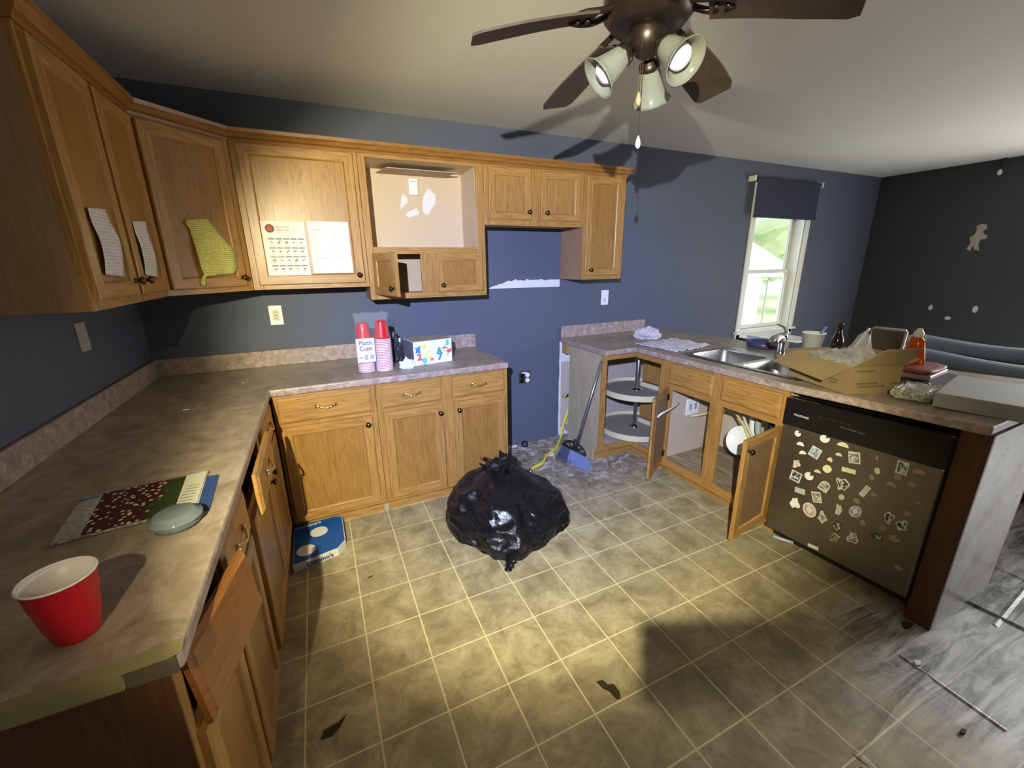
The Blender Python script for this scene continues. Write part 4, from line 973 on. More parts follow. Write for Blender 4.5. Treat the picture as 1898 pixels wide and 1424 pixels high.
# ---------------------------------------------------- outlets and switches
def plate(name, label, x0, x1, z0, z1, m=PLW, kind='duplex', pm=None):
    t = Thing(name, label, 'outlet', ((x0+x1)/2, 0, (z0+z1)/2))
    cx = (x0+x1)/2; cz = (z0+z1)/2
    t.part('cover_plate', box(x0, x1, -.006, 0, z0, z1), m, bevel=.002)
    if kind == 'gfci':
        t.part('receptacle', box(cx-.017, cx+.017, -.0085, -.005, cz-.034, cz+.034), pm, bevel=.001)
        bm = B()
        for dz in (-.02, .02):
            for dx in (-.006, .006): bx(bm, cx+dx-.0012, cx+dx+.0012, -.009, -.0084, cz+dz-.005, cz+dz+.005)
        bx(bm, cx-.006, cx+.006, -.009, -.0084, cz-.003, cz+.003); t.part('slots', bm, INK)
    if kind == 'switch':
        t.part('rocker', box(cx-.017, cx+.017, -.009, -.005, cz-.002, cz+.034), PLW, bevel=.001); t.part('receptacle', box(cx-.015, cx+.015, -.0085, -.005, cz-.036, cz-.006), mat('lilac_socket', (.55, .52, .68), .4), bevel=.001)
    return t
plate('wall_outlet', 'white outlet plate with ivory receptacle on the back wall left of the cups', .634, .708, 1.174, 1.295, PLW, 'gfci', mat('ivory_plastic', (.62, .60, .42), .4))
plate('wall_switch', 'white wall plate with switch on the back wall below the narrow cabinet', 3.176, 3.252, 1.171, 1.298, PLW, 'switch')
t = plate('range_outlet', 'dark metal plate with four round black and white sockets low in the stove gap', 2.371, 2.482, .554, .662, mat('dark_grey_plate', (.10, .10, .105), .4, .5), 'none')
for dx, dz, m_ in ((-.026, .016, BLK), (.024, .018, PLW), (-.026, -.028, BLK), (.024, -.028, PLW)):
    bm = B(); lathe(bm, [(.020, 0), (.021, .004), (.018, .007), (0, .007)], 20, M=Matrix.Translation((2.4265+dx, -.006, .608+dz)) @ Matrix.Rotation(R(90), 4, 'X')); t.part('socket', bm, m_, smooth=False)
t.part('tag', box(2.395, 2.44, -.009, -.006, .640, .652), PLW)
t = Thing('blank_wall_plate', 'plain pale plate on the dark left wall under the cabinets', 'outlet', (0, -.692, 1.255))
t.part('cover_plate', box(0, .006, -.735, -.652, 1.195, 1.315), mat('dusty_plate', (.42, .40, .36), .5), bevel=.002)

# ---------------------------------------------------- plastic cups in a wrapper
t = Thing('cup_package', 'clear package of two stacks of red plastic cups with a white label', 'cups', (1.19, -.46, .914))
for x, y, dz in ((1.140, -.445, -.008), (1.243, -.465, 0)):
    bm = B(); pr = [(.044, .916)]
    z = .918
    for k in range(20): pr += [(.0485, z), (.0485, z+.0045), (.0455, z+.006), (.0455, z+.0092)]; z += .0098
    lathe(bm, pr, 30, (x, y, 0), mi=0)
    prr = [(.0455, z), (.0475, z), (.0475, z+.004), (.043, z+.006), (.033, z+.098+dz), (.028, z+.102+dz), (0, z+.100+dz)]
    n0 = len(bm.faces); lathe(bm, prr, 30, (x, y, 0), mi=1)
    t.part('cup_stack', bm, [PINKW, RED], smooth=False)
bm = B(); prev = None; rings = []
for i, (z, sx_, sy_) in enumerate(((.9145, .100, .050), (.93, .106, .054), (1.02, .106, .053), (1.10, .104, .052), (1.16, .098, .046), (1.21, .092, .038), (1.24, .096, .022), (1.265, .100, .008))):
    ring = []
    for k in range(40):
        a = 2*math.pi*k/40; n_ = 1+.05*noise.noise(Vector((math.cos(a)*3, math.sin(a)*3, z*25)))*(1+max(0, z-1.15)*14)
        p = 3.2; cc, ss = abs(math.cos(a))**(2/p), abs(math.sin(a))**(2/p)
        ring.append(bm.verts.new((1.192+math.copysign(cc, math.cos(a))*sx_*n_, -.457+math.copysign(ss, math.sin(a))*sy_*n_, z+(.018*noise.noise(Vector((k*.5, z*9, 0))) if i > 4 else 0))))
    rings.append(ring)
for a, b in zip(rings, rings[1:]):
    for k in range(40): bm.faces.new((a[k], a[(k+1) % 40], b[(k+1) % 40], b[k]))
WRAP = mat('shiny_wrapper', (.95, .96, .98), .10, alpha=.06, spec=1.); t.part('wrapper', bm, WRAP, smooth=True)
lb = t.part('label', box(1.090, 1.190, -.5155, -.5145, .985, 1.125), PAPER)
INKP2 = mat('dark_purple_ink', (.10, .04, .14), .7)
text_obj('Plastic', .036, INKP2, t.o, Vector((1.142, -.5158, 1.098))-t.b, RX90, sx=.85, bold=.0006)
text_obj('Cups', .036, INKP2, t.o, Vector((1.140, -.5158, 1.066))-t.b, RX90, sx=.95, bold=.0006)
bm = B(); bx(bm, 1.160, 1.182, -.516, -.5154, 1.0, 1.028); bx(bm, 1.098, 1.118, -.516, -.5154, 1.006, 1.018); bx(bm, 1.128, 1.148, -.516, -.5154, .998, 1.03); bx(bm, 1.14, 1.178, -.516, -.5154, 1.036, 1.04)
t.part('printed_marks', bm, mat('violet_print', (.35, .33, .50), .7))

# gift box with coloured letters
t = Thing('letter_box', 'white box printed with colourful letters and shapes, right of the cups', 'box', (1.54, -.36, .914), rz=R(9))
bl = mesh_obj('box_body', box(-.128, .135, -.075, .11, 0, .152), mat('box_white', (.74, .76, .78), .5), t.o, bevel=.002)
mesh_obj('side_panel', box(-.130, -.1282, -.074, .109, .002, .150), mat('dark_box_side', (.16, .14, .17), .6), t.o)
mesh_obj('lid_panel', box(-.126, .133, -.073, .108, .1525, .1535), mat('tan_box_top', (.42, .38, .28), .6), t.o)
colr = {'blue': (.05, .22, .62), 'teal': (.10, .48, .55), 'pink': (.68, .10, .32), 'yellow': (.72, .66, .16), 'green': (.08, .32, .22), 'brown': (.42, .20, .03), 'red': (.55, .10, .14), 'lav': (.55, .52, .70)}
cm_ = {k: mat('print_'+k, v, .5) for k, v in colr.items()}
for s_, sz, c_, x, z in (('A', .050, 'green', .045, .080), ('2', .058, 'red', -.092, .052), ('9', .060, 'teal', -.060, .020), ('8', .040, 'pink', -.008, .020), ('7', .062, 'blue', .048, .040), ('5', .044, 'teal', .105, .125), ('C', .065, 'yellow', -.030, .060), ('4', .034, 'yellow', .100, .045), ('*', .090, 'brown', .085, .065)):
    text_obj(s_, sz, cm_[c_], t.o, (x, -.0757, z), RX90, name='printed_letter', bold=.0035)
for pts, c_ in (([(-.120, .120), (-.105, .115), (-.082, .128), (-.085, .100), (-.082, .080), (-.105, .083), (-.118, .078), (-.112, .100)], 'blue'), ([(.095, .075), (.128, .090), (.132, .065), (.105, .055)], 'red')):
    bm = B(); v1 = [bm.verts.new((x, -.0757, z)) for x, z in pts]; bm.faces.new(v1); r_ = bmesh.ops.extrude_face_region(bm, geom=list(bm.faces)); bmesh.ops.translate(bm, vec=(0, -.0006, 0), verts=[v for v in r_['geom'] if isinstance(v, bmesh.types.BMVert)]); mesh_obj('printed_shape', bm, cm_[c_], t.o)
bm = B(); lathe(bm, [(0, 0), (.016, 0), (.016, .0006), (0, .0006)], 20, M=Matrix.Translation((-.058, -.0757, .118)) @ Matrix.Rotation(R(90), 4, 'X')); mesh_obj('printed_shape', bm, cm_['yellow'], t.o)
bm = B()
for k in range(4): bx(bm, -.028, .080, -.0760, -.0755, .133-k*.012, .1342-k*.012)
mesh_obj('printed_text', bm, cm_['lav'], t.o)
def crumple(name, label, c, r_, sc3, m, cat, amp=.35, f=3., seed=0, sub=4, part='sheet'):
    t = Thing(name, label, cat, c); bm = B(); g = bmesh.ops.create_icosphere(bm, subdivisions=sub, radius=1)
    for v in bm.verts:
        d = v.co.normalized(); k = 1+amp*noise.noise(d*f+Vector((seed,)*3))+amp*.6*abs(noise.noise(d*f*2.7+Vector((seed+9,)*3)))
        v.co = Vector((d.x*r_*k*sc3[0], d.y*r_*k*sc3[1], max(0.0005, (d.z*.9+.35)*r_*k*sc3[2])))
    mesh_obj(part, bm, m, t.o); return t
crumple('crumpled_tissue', 'crumpled white tissue in front of the letter box', (1.375, -.475, .9145), .036, (1.1, .8, 1.1), mat('tissue_white', (.74, .76, .80), .9), 'tissue', .5, 3, 3)
t = crumple('dark_plastic_bag', 'dark crumpled plastic bag standing behind the letter box', (1.345, -.255, .9145), .055, (.8, .8, 2.2), mat('dark_bag_film', (.035, .04, .05), .3), 'bag', .5, 2.5, 7, part='bag_body')

# small bits on the long counter
for i, (x, y, l_, a, m_, lb) in enumerate(((.319, -.806, .022, .3, PLW, 'tiny pale scrap on the left counter near the corner'), (.50, -1.144, .020, .9, INK, 'thin dark twig on the left counter'), (.49, -.40, .006, 0, PLW, 'tiny white crumb on the corner of the counter'))):
    bm = box(-l_/2, l_/2, -.003, .003, 0, .003); o = mesh_obj('scrap', bm, m_, loc=(x, y, .9145), rz=a); tag(o, lb, 'debris', 'crumbs on the left counter')

# ---------------------------------------------------- near counter: red cup, magazine, lid
t = Thing('red_cup', 'single red plastic cup with white inside on the near end of the left counter', 'cup', (.462, -2.178, .9145), rot=Matrix.Rotation(R(0), 4, 'X'))
bm = B(); lathe(bm, [(0, .002), (.028, .0), (.031, .004), (.036, .03), (.038, .034), (.0425, .075), (.0445, .08), (.0475, .116), (.0495, .118)], 48, mi=0, cap=False)
mesh_obj('cup_wall', bm, RED, t.o, smooth=True)
bm = B(); lathe(bm, [(0, .0045), (.028, .0045), (.0345, .034), (.041, .076), (.0465, .117), (.0495, .118), (.0505, .1195), (.0500, .1215), (.048, .1218), (.0468, .119)], 48, cap=False)
mesh_obj('cup_lining', bm, CUPIN, t.o, smooth=True)
t = Thing('magazine', 'open garden magazine with flower photo lying on the left counter', 'magazine', (.42, -1.70, .9145))
FLW = mat('flower_photo', (.1, .08, .05), .35); q = N(FLW)
vo = q.n('ShaderNodeTexVoronoi'); vo.inputs['Scale'].default_value = 62; q.l(q.coord(), vo.inputs['Vector'])
big = q.noise(q.coord(), 14, 3); sep = q.n('ShaderNodeSeparateXYZ'); q.l(q.coord(), sep.inputs[0])
col = q.mix(q.ramp(vo.outputs[0], [(.22, (1,)*3), (.34, (0,)*3)]), (.075, .018, .012), (.72, .68, .52))
col = q.mix(q.ramp(q.math('ADD', sep.outputs[0], q.math('MULTIPLY', big, .12)), [(.085, (0,)*3), (.10, (1,)*3)]), col, (.035, .055, .015)); q.base(col)
NEWS = mat('newsprint', (.5, .5, .47), .7); q = N(NEWS); q.base(q.ramp(q.noise(q.coord((25, 140, 1)), 3, 2), [(.46, (.26, .26, .25)), (.53, (.56, .56, .52))]))
def quad(bm, P_, z0, z1, mi=0): prism(bm, P_, z0, z1, mi)
bm = B(); quad(bm, [(.545, -1.818), (.590, -1.815), (.575, -1.603), (.53, -1.60)], .9145, .918); t.part('blue_booklet', bm, mat('booklet_blue', (.03, .07, .20), .5))
bm = B(); quad(bm, [(.290, -1.838), (.335, -1.828), (.560, -1.802), (.542, -1.568), (.303, -1.598), (.258, -1.600)], .9165, .9205); t.part('under_pages', bm, NEWS)
bm = B(); quad(bm, [(.335, -1.826), (.515, -1.800), (.492, -1.580), (.302, -1.598)], .9207, .9222); t.part('photo_page', bm, FLW)
bm = B(); quad(bm, [(.288, -1.838), (.336, -1.830), (.304, -1.605), (.262, -1.640)], .9208, .9226); t.part('text_page', bm, NEWS)
bm = B(); quad(bm, [(.510, -1.800), (.556, -1.797), (.540, -1.570), (.490, -1.578)], .9210, .9230); t.part('coupon_page', bm, mat('cream_coupon', (.60, .58, .44), .7))
bm = B()
for k in range(7): bx(bm, .508, .540, -1.77+k*.018, -1.766+k*.018, .9230, .9233)
t.part('coupon_print', bm, INK)
bm = B(); quad(bm, [(.258, -1.625), (.300, -1.622), (.299, -1.612), (.257, -1.615)], .9228, .9231); t.part('teal_stripe', bm, mat('teal_print', (.05, .22, .22), .6))
t = Thing('food_container', 'small round grey plastic container with clear lid beside the magazine', 'container', (.532, -1.865, .9145))
bm = B(); lathe(bm, [(.038, 0), (.048, .006), (.052, .022), (.0, .022)], 36); 
mesh_obj('bowl', bm, mat('frosted_grey', (.10, .125, .135), .3), t.o, smooth=True)
bm = B(); lathe(bm, [(.053, .020), (.056, .022), (.056, .029), (.047, .030), (.043, .038), (.034, .041), (.0, .0415)], 36); mesh_obj('lid', bm, mat('clear_grey_lid', (.15, .18, .195), .12), t.o, smooth=True)

# ---------------------------------------------------- pizza box
t = Thing('pizza_box', 'blue and white pizza box on the floor against the left corner cabinets', 'pizza box', (.75, -.722, 0), rz=R(4))
oct_ = [(-.135, -.19), (.09, -.155), (.135, -.10), (.150, .155), (.115, .175), (-.115, .185)]
bm = B(); prism(bm, oct_, 0, .045, 0); mesh_obj('box_body', bm, mat('box_card_white', (.66, .66, .62), .7), t.o, bevel=.002)
bm = B(); prism(bm, [(x*.965, y*.965) for x, y in oct_], .0455, .0475, 0); mesh_obj('blue_top', bm, BLUE, t.o)
for x, y, r_ in ((.010, .055, .048), (-.065, -.090, .048)):
    bm = B(); lathe(bm, [(0, .0477), (r_, .0477), (r_, .0482), (0, .0482)], 32, (x, y, 0)); mesh_obj('white_dot', bm, PLW, t.o)
text_obj("Domino's", .036, PLW, t.o, (-.04, .150, .0480), (0, 0, R(3)), bold=.001)
text_obj("Domino's", .034, mat('logo_blue', (.02, .06, .25), .6), t.o, (-.005, -.1735, .022), (R(90), 0, R(8.5)), bold=.001)

# ---------------------------------------------------- rubbish bag
t = Thing('rubbish_bag', 'full black plastic rubbish bag slumped on the vinyl floor', 'bag', (1.835, -.965, 0))
bm = B(); g = bmesh.ops.create_icosphere(bm, subdivisions=6, radius=1)
foot = {0: .36, 30: .33, 60: .29, 90: .22, 120: .23, 150: .33, 180: .365, 210: .33, 240: .37, 255: .39, 270: .33, 300: .31, 330: .36, 360: .36}
ks = sorted(foot)
def fr_(a):
    a %= 360
    for i in range(len(ks)-1):
        if ks[i] <= a <= ks[i+1]: u = (a-ks[i])/(ks[i+1]-ks[i]); u = u*u*(3-2*u); return foot[ks[i]]*(1-u)+foot[ks[i+1]]*u
for v in bm.verts:
    d = v.co.normalized(); a = math.degrees(math.atan2(d.y, d.x)); r_ = fr_(a)
    h = d.z; rad = math.sqrt(max(0, 1-h*h))
    prof_ = rad**.75
    dd = Vector((d.x, d.y, d.z))
    rid = 1-abs(noise.noise(dd*2.6+Vector((3, 1, 2))))*2; rid2 = 1-abs(noise.noise(dd*5.5+Vector((1, 7, 2))))*2; rid3 = 1-abs(noise.noise(dd*13+Vector((4, 7, 2))))*2
    k = 1+.06*rid+.028*rid2+.006*rid3
    z = (h*.5+.5)**1.0
    x_ = math.cos(math.radians(a))*r_*prof_*k; y_ = math.sin(math.radians(a))*r_*prof_*k
    zz = max(0, (h+.25)/1.25)
    Z_ = .275*zz**1.15*k*(1-.22*(prof_*math.cos(math.radians(a+20))))
    # knot of the bag mouth, gathered towards the back
    tuft = math.exp(-((x_+.0)**2+(y_-.09)**2)/.008)
    Z_ += .060*tuft*(1+.8*noise.noise(Vector((x_*26, y_*26, 1))))
    v.co = Vector((x_-.02*zz, y_+.05*zz, Z_))
mesh_obj('bag_body', bm, BAG, t.o, smooth=True)
bm = B(); pts = spline([(-.12, -.33, .045), (-.155, -.375, .030), (-.185, -.405, .012), (-.205, -.425, .006)], 5)
tube(bm, pts, .02, 12, radii=[.045-.0018*i+.006*math.sin(i*2.1) for i in range(len(pts))], flat=.6); 
for v in bm.verts: v.co.z = max(.001, v.co.z+.012*noise.noise(v.co*40))
mesh_obj('bag_corner', bm, BAG, t.o, smooth=True)
bm = B()
for k in range(9):
    a = k*.7+.2; p0 = Vector((-.01+.05*math.cos(a), .13+.05*math.sin(a), .30)); p1 = p0+Vector((.07*math.cos(a), .05*math.sin(a), .035+.02*math.sin(k*2.3)))
    w_ = Vector((-math.sin(a), math.cos(a), .3))*.035
    vs = [bm.verts.new(p) for p in (p0-w_*.4, p0+w_*.4, p1+w_, p1+Vector((0, 0, -.012)), p1-w_)]; bm.faces.new(vs)
r_ = bmesh.ops.extrude_face_region(bm, geom=list(bm.faces)); bmesh.ops.translate(bm, vec=(0, 0, .003), verts=[v for v in r_['geom'] if isinstance(v, bmesh.types.BMVert)])
mesh_obj('bag_mouth', bm, BAG, t.o)

# ---------------------------------------------------- broom
t = Thing('broom', 'angle broom with blue bristles leaning on the corner cabinet', 'broom', (2.58, -.54, 0))
A_ = Vector((2.612, -.522, .135)); B_ = Vector((2.748, -.620, .835))
bm = B(); tube(bm, [A_, B_], .0115, 14); t.part('handle', bm, mat('grey_metal_handle', (.30, .29, .30), .35, .8), smooth=True)
hd = Vector((.030, -.125, -.035)); hd_l = Vector((-.045, .085, .012))
e1_ = Vector((.10, -.27, -.04)).normalized(); up_ = (B_-A_).normalized(); up_ = (up_-e1_*up_.dot(e1_)).normalized(); nn_ = e1_.cross(up_)
hc = Vector((2.600, -.515, .118))
bm = B(); pts = [hc+e1_*(.105*math.cos(R(180-a)))+up_*(.062*math.sin(R(a))) for a in range(0, 181, 12)]
tube(bm, pts, .007, 8); tube(bm, [hc-e1_*.108, hc+e1_*.108], .012, 8); tube(bm, [hc-e1_*.0, hc+up_*.085], .017, 12)
for a in (45, 135): tube(bm, [hc, hc+e1_*(.09*math.cos(R(a)))+up_*(.055*math.sin(R(a)))], .005, 8)
t.part('head_frame', bm, BLKM, smooth=True)
for nm, k0, k1, m_ in (('dark_bristles', 0, 20, BRISD), ('blue_bristles', 20, 52, BRIS)):
    bm = B()
    for k in range(k0, k1):
        for row in (-1, 0, 1):
            u = -1+2*k/51; p0 = hc+e1_*(u*.10)+nn_*row*.010-up_*.005
            fl = Vector((2.585, -.535, 0))+Vector((.052, -.150, 0))*u+nn_*row*.026+Vector((.010*math.sin(k*3.1), .008*math.cos(k*2.3), 0)); fl.z = .002+.006*abs(math.sin(k))
            tube(bm, [p0, p0.lerp(fl, .5)+nn_*row*.006, fl], .003, 4, radii=[.0032, .003, .0022])
    t.part('bristles', bm, m_, label=nm.replace('_', ' '))

# gas hose and valve in the stove gap
t = Thing('gas_hose', 'bright yellow gas hose running from the wall valve across the floor to the bag', 'hose', (2.6, -.25, 0))
bm = B(); tube(bm, spline([(2.828, -.045, .375), (2.850, -.055, .34), (2.838, -.050, .26), (2.79, -.05, .13), (2.765, -.06, .03), (2.700, -.13, .014), (2.60, -.24, .014), (2.46, -.33, .014), (2.37, -.425, .016), (2.29, -.455, .014), (2.228, -.49, .014)], 8), .0115, 12); t.part('tube', bm, YCORD, smooth=True)
bm = B(); lathe(bm, [(.014, 0), (.016, .01), (.013, .03)], 12, M=Matrix.Translation((2.232, -.488, .014)) @ Matrix.Rotation(R(-115), 4, 'Z') @ Matrix.Rotation(R(90), 4, 'Y')); t.part('fitting', bm, CHR, smooth=True)
t = Thing('gas_valve', 'brass gas valve with lever on the unpainted wall strip', 'valve', (2.815, -.02, .385))
bm = B(); tube(bm, [(2.815, .0, .392), (2.815, -.045, .392)], .013, 12); tube(bm, [(2.795, -.035, .400), (2.835, -.035, .380)], .012, 12); tube(bm, [(2.80, -.05, .41), (2.845, -.05, .405)], .007, 8); t.part('body', bm, BRASS, smooth=True)

# ---------------------------------------------------- sink and faucet (pen frame)
t = Thing('kitchen_sink', 'stainless double-bowl kitchen sink set in the peninsula counter', 'sink', (.34, -.745, .914), frame=PEN)
def bowl(s0, s1, w0, w1):
    bm = B(); n_ = 10
    def rr(ins, z, rad):
        pts = []
        for cx, cy, a0 in ((w1-ins-rad, -s0-ins-rad, 0), (w0+ins+rad, -s0-ins-rad, 90), (w0+ins+rad, -s1+ins+rad, 180), (w1-ins-rad, -s1+ins+rad, 270)):
            for k in range(7): a = R(a0+15*k); pts.append((cx+rad*math.cos(a), cy+rad*math.sin(a), z))
        return [bm.verts.new(p) for p in pts]
    rs = [rr(0, .918, .06), rr(.004, .912, .058), (rr(.012, .80, .055)), rr(.03, .755, .05), rr(.07, .745, .04)]
    for a, b in zip(rs, rs[1:]):
        for k in range(28): bm.faces.new((a[k], a[(k+1) % 28], b[(k+1) % 28], b[k]))
    bm.faces.new(rs[-1]); return bm
b1 = (.385, .735, .122, .462); b2 = (.762, 1.118, .122, .462)
for b_ in (b1, b2):
    bo = t.part('bowl', bowl(*b_), STEEL, smooth=True)
    bm = B(); lathe(bm, [(.045, .0), (.042, .004), (.02, .002), (0, .001)], 24, ((b_[2]+b_[3])/2, -(b_[0]+b_[1])/2, .746)); bmesh.ops.translate(bm, vec=-t.b, verts=bm.verts); mesh_obj('drain', bm, CHR, bo, smooth=True)
bm = B(); 
def rim(bm):
    w0, w1, s0, s1 = .088, .605, .348, 1.152
    xs = [w0, b1[2], b1[3], w1]; 
    def strip(a0, a1, c0, c1): bx(bm, a0, a1, -c1, -c0, .9145, .9190)
    strip(w0, b1[2]+.003, s0, s1); strip(b1[3]-.003, w1, s0, s1); strip(b1[2], b1[3], s0, b1[0]+.003); strip(b1[2], b1[3], b1[1]-.003, b2[0]+.003); strip(b1[2], b1[3], b2[1]-.003, s1)
    for w_ in ((b1[2], 1), (b1[3], -1)):
        for s_ in ((b1[0], 1), (b1[1], -1), (b2[0], 1), (b2[1], -1)):
            # corner fillets
            cx, cy = w_[0]+w_[1]*.06, -(s_[0]+s_[1]*.06); pts = [(w_[0], -s_[0])]
            for k in range(7):
                a = R(15*k); pts.append((cx-w_[1]*.06*math.cos(a), cy+s_[1]*.06*math.sin(a)))
            prism(bm, pts, .9150, .9188)
rim(bm); t.part('rim', bm, STEEL, bevel=.0015)
t = Thing('faucet', 'chrome single-lever kitchen faucet behind the sink', 'faucet', (.535, -.750, .919), frame=PEN)
bm = B(); lathe(bm, [(.034, .919), (.034, .925), (.026, .932), (.023, .97), (.024, 1.02), (.027, 1.035), (.028, 1.06), (.022, 1.078), (0, 1.084)], 28, (.535, -.750, 0)); t.part('body', bm, CHR, smooth=True)
bm = B(); pts = spline([(.530, -.750, 1.035), (.495, -.752, 1.052), (.455, -.755, 1.048), (.425, -.758, 1.030)], 8); tube(bm, pts, .021, 16, radii=[.026+.0002*i for i in range(len(pts))]); t.part('spout', bm, CHR, smooth=True)
bm = B(); pts = spline([(.548, -.753, 1.065), (.558, -.752, 1.092), (.540, -.738, 1.118), (.512, -.712, 1.132)], 6); tube(bm, pts, .012, 12, radii=[.024-.0009*i for i in range(len(pts))], flat=.6); t.part('lever', bm, CHR, smooth=True)

# ---------------------------------------------------- things on the peninsula
def cloth_grid(name, label, poly_fn, nx, ny, zfn, m, base, part='fabric', cat='cloth', frame=PEN, th=.004):
    t = Thing(name, label, cat, base, frame=frame); bm = B(); G = []
    for L_ in (0, 1):
        g = [[bm.verts.new((*poly_fn(i/nx, j/ny), zfn(i/nx, j/ny)+th*L_)) for j in range(ny+1)] for i in range(nx+1)]; G.append(g)
        for i in range(nx):
            for j in range(ny): bm.faces.new((g[i][j], g[i+1][j], g[i+1][j+1], g[i][j+1]))
    for i in range(nx):
        for j in (0, ny): bm.faces.new((G[0][i][j], G[0][i+1][j], G[1][i+1][j], G[1][i][j]))
    for j in range(ny):
        for i in (0, nx): bm.faces.new((G[0][i][j], G[0][i][j+1], G[1][i][j+1], G[1][i][j]))
    t.part(part, bm, m, smooth=True); return t
def bil(a, b, c, d): return lambda u, v: (a[0]*(1-u)*(1-v)+b[0]*u*(1-v)+c[0]*u*v+d[0]*(1-u)*v+.010*math.sin(v*9+u*3), a[1]*(1-u)*(1-v)+b[1]*u*(1-v)+c[1]*u*v+d[1]*(1-u)*v+.010*math.sin(u*8+v*5))
cloth_grid('dish_towel', 'flat rumpled white towel on the counter left of the sink', bil((.030, .050), (.085, -.315), (.50, -.250), (.48, .11)), 40, 40,
           lambda u, v: .9155+.012*(.5+.5*math.sin(v*38+3*math.sin(u*5)))*(.4+.6*noise.noise(Vector((u*5, v*5, 0)))**2*3)+.010*abs(noise.noise(Vector((u*7, v*9, 3)))), CLOTH, (.27, -.1, .914))
crumple('crumpled_rag', 'bunched up white rag heaped at the corner end of the towel', PEN @ Vector((.33, .24, .9155)), .085, (1.15, 1.0, .75), CLOTH, 'cloth', .38, 2.3, 5, 5, part='fabric')
zo = lambda s: .914+max(0, s-1.1)*.036
t = Thing('blue_pan', 'dark blue round pan on the counter behind the faucet', 'pan', (.77, -.48, .914), frame=PEN)
bm = B(); lathe(bm, [(0, .916), (.085, .916), (.108, .925), (.112, .962), (.108, .962), (.100, .928), (0, .922)], 36, (.77, -.48, 0)); t.part('bowl', bm, mat('pan_blue', (.035, .045, .12), .35), smooth=True)
bm = B(); tube(bm, [(.76, -.375, .95), (.75, -.27, .955)], .012, 10, flat=.6); t.part('handle', bm, BLKM, smooth=True)
t = Thing('white_tray', 'large white flat board on the counter between pan and window', 'board', (.90, -.42, .914), frame=PEN)
bm = B(); bx(bm, .90, 1.14, -.64, -.20, .962, .972); t.part('board', bm, PLW, bevel=.003)
bm = B(); bx(bm, .89, .94, -.56, -.26, .9145, .962); t.part('stand', bm, mat('pale_blue_box', (.32, .36, .50), .5), bevel=.003)
t = Thing('white_bucket', 'white plastic tub with small handle mark behind the cardboard box', 'bucket', (.90, -.735, .914), frame=PEN)
bm = B(); lathe(bm, [(0, .916), (.052, .916), (.066, 1.045), (.070, 1.045), (.070, 1.052), (.063, 1.052), (.050, .922), (0, .922)], 36, (.90, -.735, 0)); t.part('tub', bm, mat('translucent_white', (.62, .64, .66), .35), smooth=True)
t = Thing('scrub_brush', 'blue-handled brush standing in the white tub', 'brush', (.91, -.755, .93), frame=PEN)
bm = B(); tube(bm, [(.88, -.72, .93), (.925, -.79, 1.095)], .007, 10); t.part('handle', bm, mat('brush_blue', (.10, .20, .42), .4), smooth=True)
t = Thing('beer_bottle', 'brown glass bottle without cap beside the white tub', 'bottle', (.90, -.885, .914), frame=PEN)
bm = B(); lathe(bm, [(0, .9145), (.030, .9145), (.034, .918), (.034, 1.015), (.030, 1.035), (.0155, 1.075), (.0135, 1.12), (.0155, 1.122), (.0155, 1.132), (.011, 1.132), (.011, 1.12), (0, 1.10)], 28, (.90, -.885, 0)); t.part('glass', bm, mat('brown_glass', (.012, .005, .003), .08, spec=.8), smooth=True)

# cardboard box
bz = zo(1.28)+.006
t = Thing('cardboard_box', 'open cardboard box with folded flaps on the counter over the sink edge', 'box', (-.005, -1.40, bz), frame=PEN, rot=Matrix.Rotation(R(-20), 4, 'Z'))
bxL, bxW, bxH = .36, .265, .132   # local +y: towards the back wall, +x: away from kitchen
bm = B(); th = .004
bx(bm, 0, th, 0, bxL, 0, bxH); bx(bm, bxW-th, bxW, 0, bxL, 0, bxH); bx(bm, th, bxW-th, 0, th, 0, bxH); bx(bm, th, bxW-th, bxL-th, bxL, 0, bxH); bx(bm, th, bxW-th, th, bxL-th, 0, th)
mesh_obj('walls', bm, CARD, t.o)
def flap(name, pts):
    bm = B(); lo_ = [bm.verts.new(p) for p in pts]; n_ = (Vector(pts[1])-Vector(pts[0])).cross(Vector(pts[2])-Vector(pts[0])).normalized()*.004
    hi = [bm.verts.new(Vector(p)+n_) for p in pts]; bm.faces.new(lo_[::-1]); bm.faces.new(hi)
    for i in range(len(pts)): bm.faces.new((lo_[i], lo_[(i+1) % len(pts)], hi[(i+1) % len(pts)], hi[i]))
    return mesh_obj(name, bm, CARD, t.o)
flap('flap', [(0, 0, bxH), (0, bxL, bxH), (-.080, bxL+.03, bxH-.060), (-.085, .05, bxH-.075)])
flap('flap', [(0, 0, bxH), (bxW, 0, bxH), (bxW+.03, -.040, bxH+.085), (.115, -.040, bxH+.085)])
flap('flap', [(bxW, 0, bxH), (bxW, bxL, bxH), (bxW+.11, bxL-.02, bxH+.02), (bxW+.11, .03, bxH+.02)])
flap('flap', [(0, bxL, bxH), (bxW, bxL, bxH), (bxW-.02, bxL+.06, bxH+.0), (.02, bxL+.06, bxH+.0)])
bm = B()
for k, (x0, x1, z) in enumerate(((.04, .15, .045), (.05, .19, .030), (.03, .12, .105), (.22, .30, .04))): bx(bm, x0, x1, -.0006, 0, z, z+.008)
for y0_, y1_, z in ((.05, .13, .05), (.16, .27, .042), (.06, .10, .035)): bx(bm, -.0006, 0, y0_, y1_, z, z+.008)
mesh_obj('printed_text', bm, CARDD, t.o)
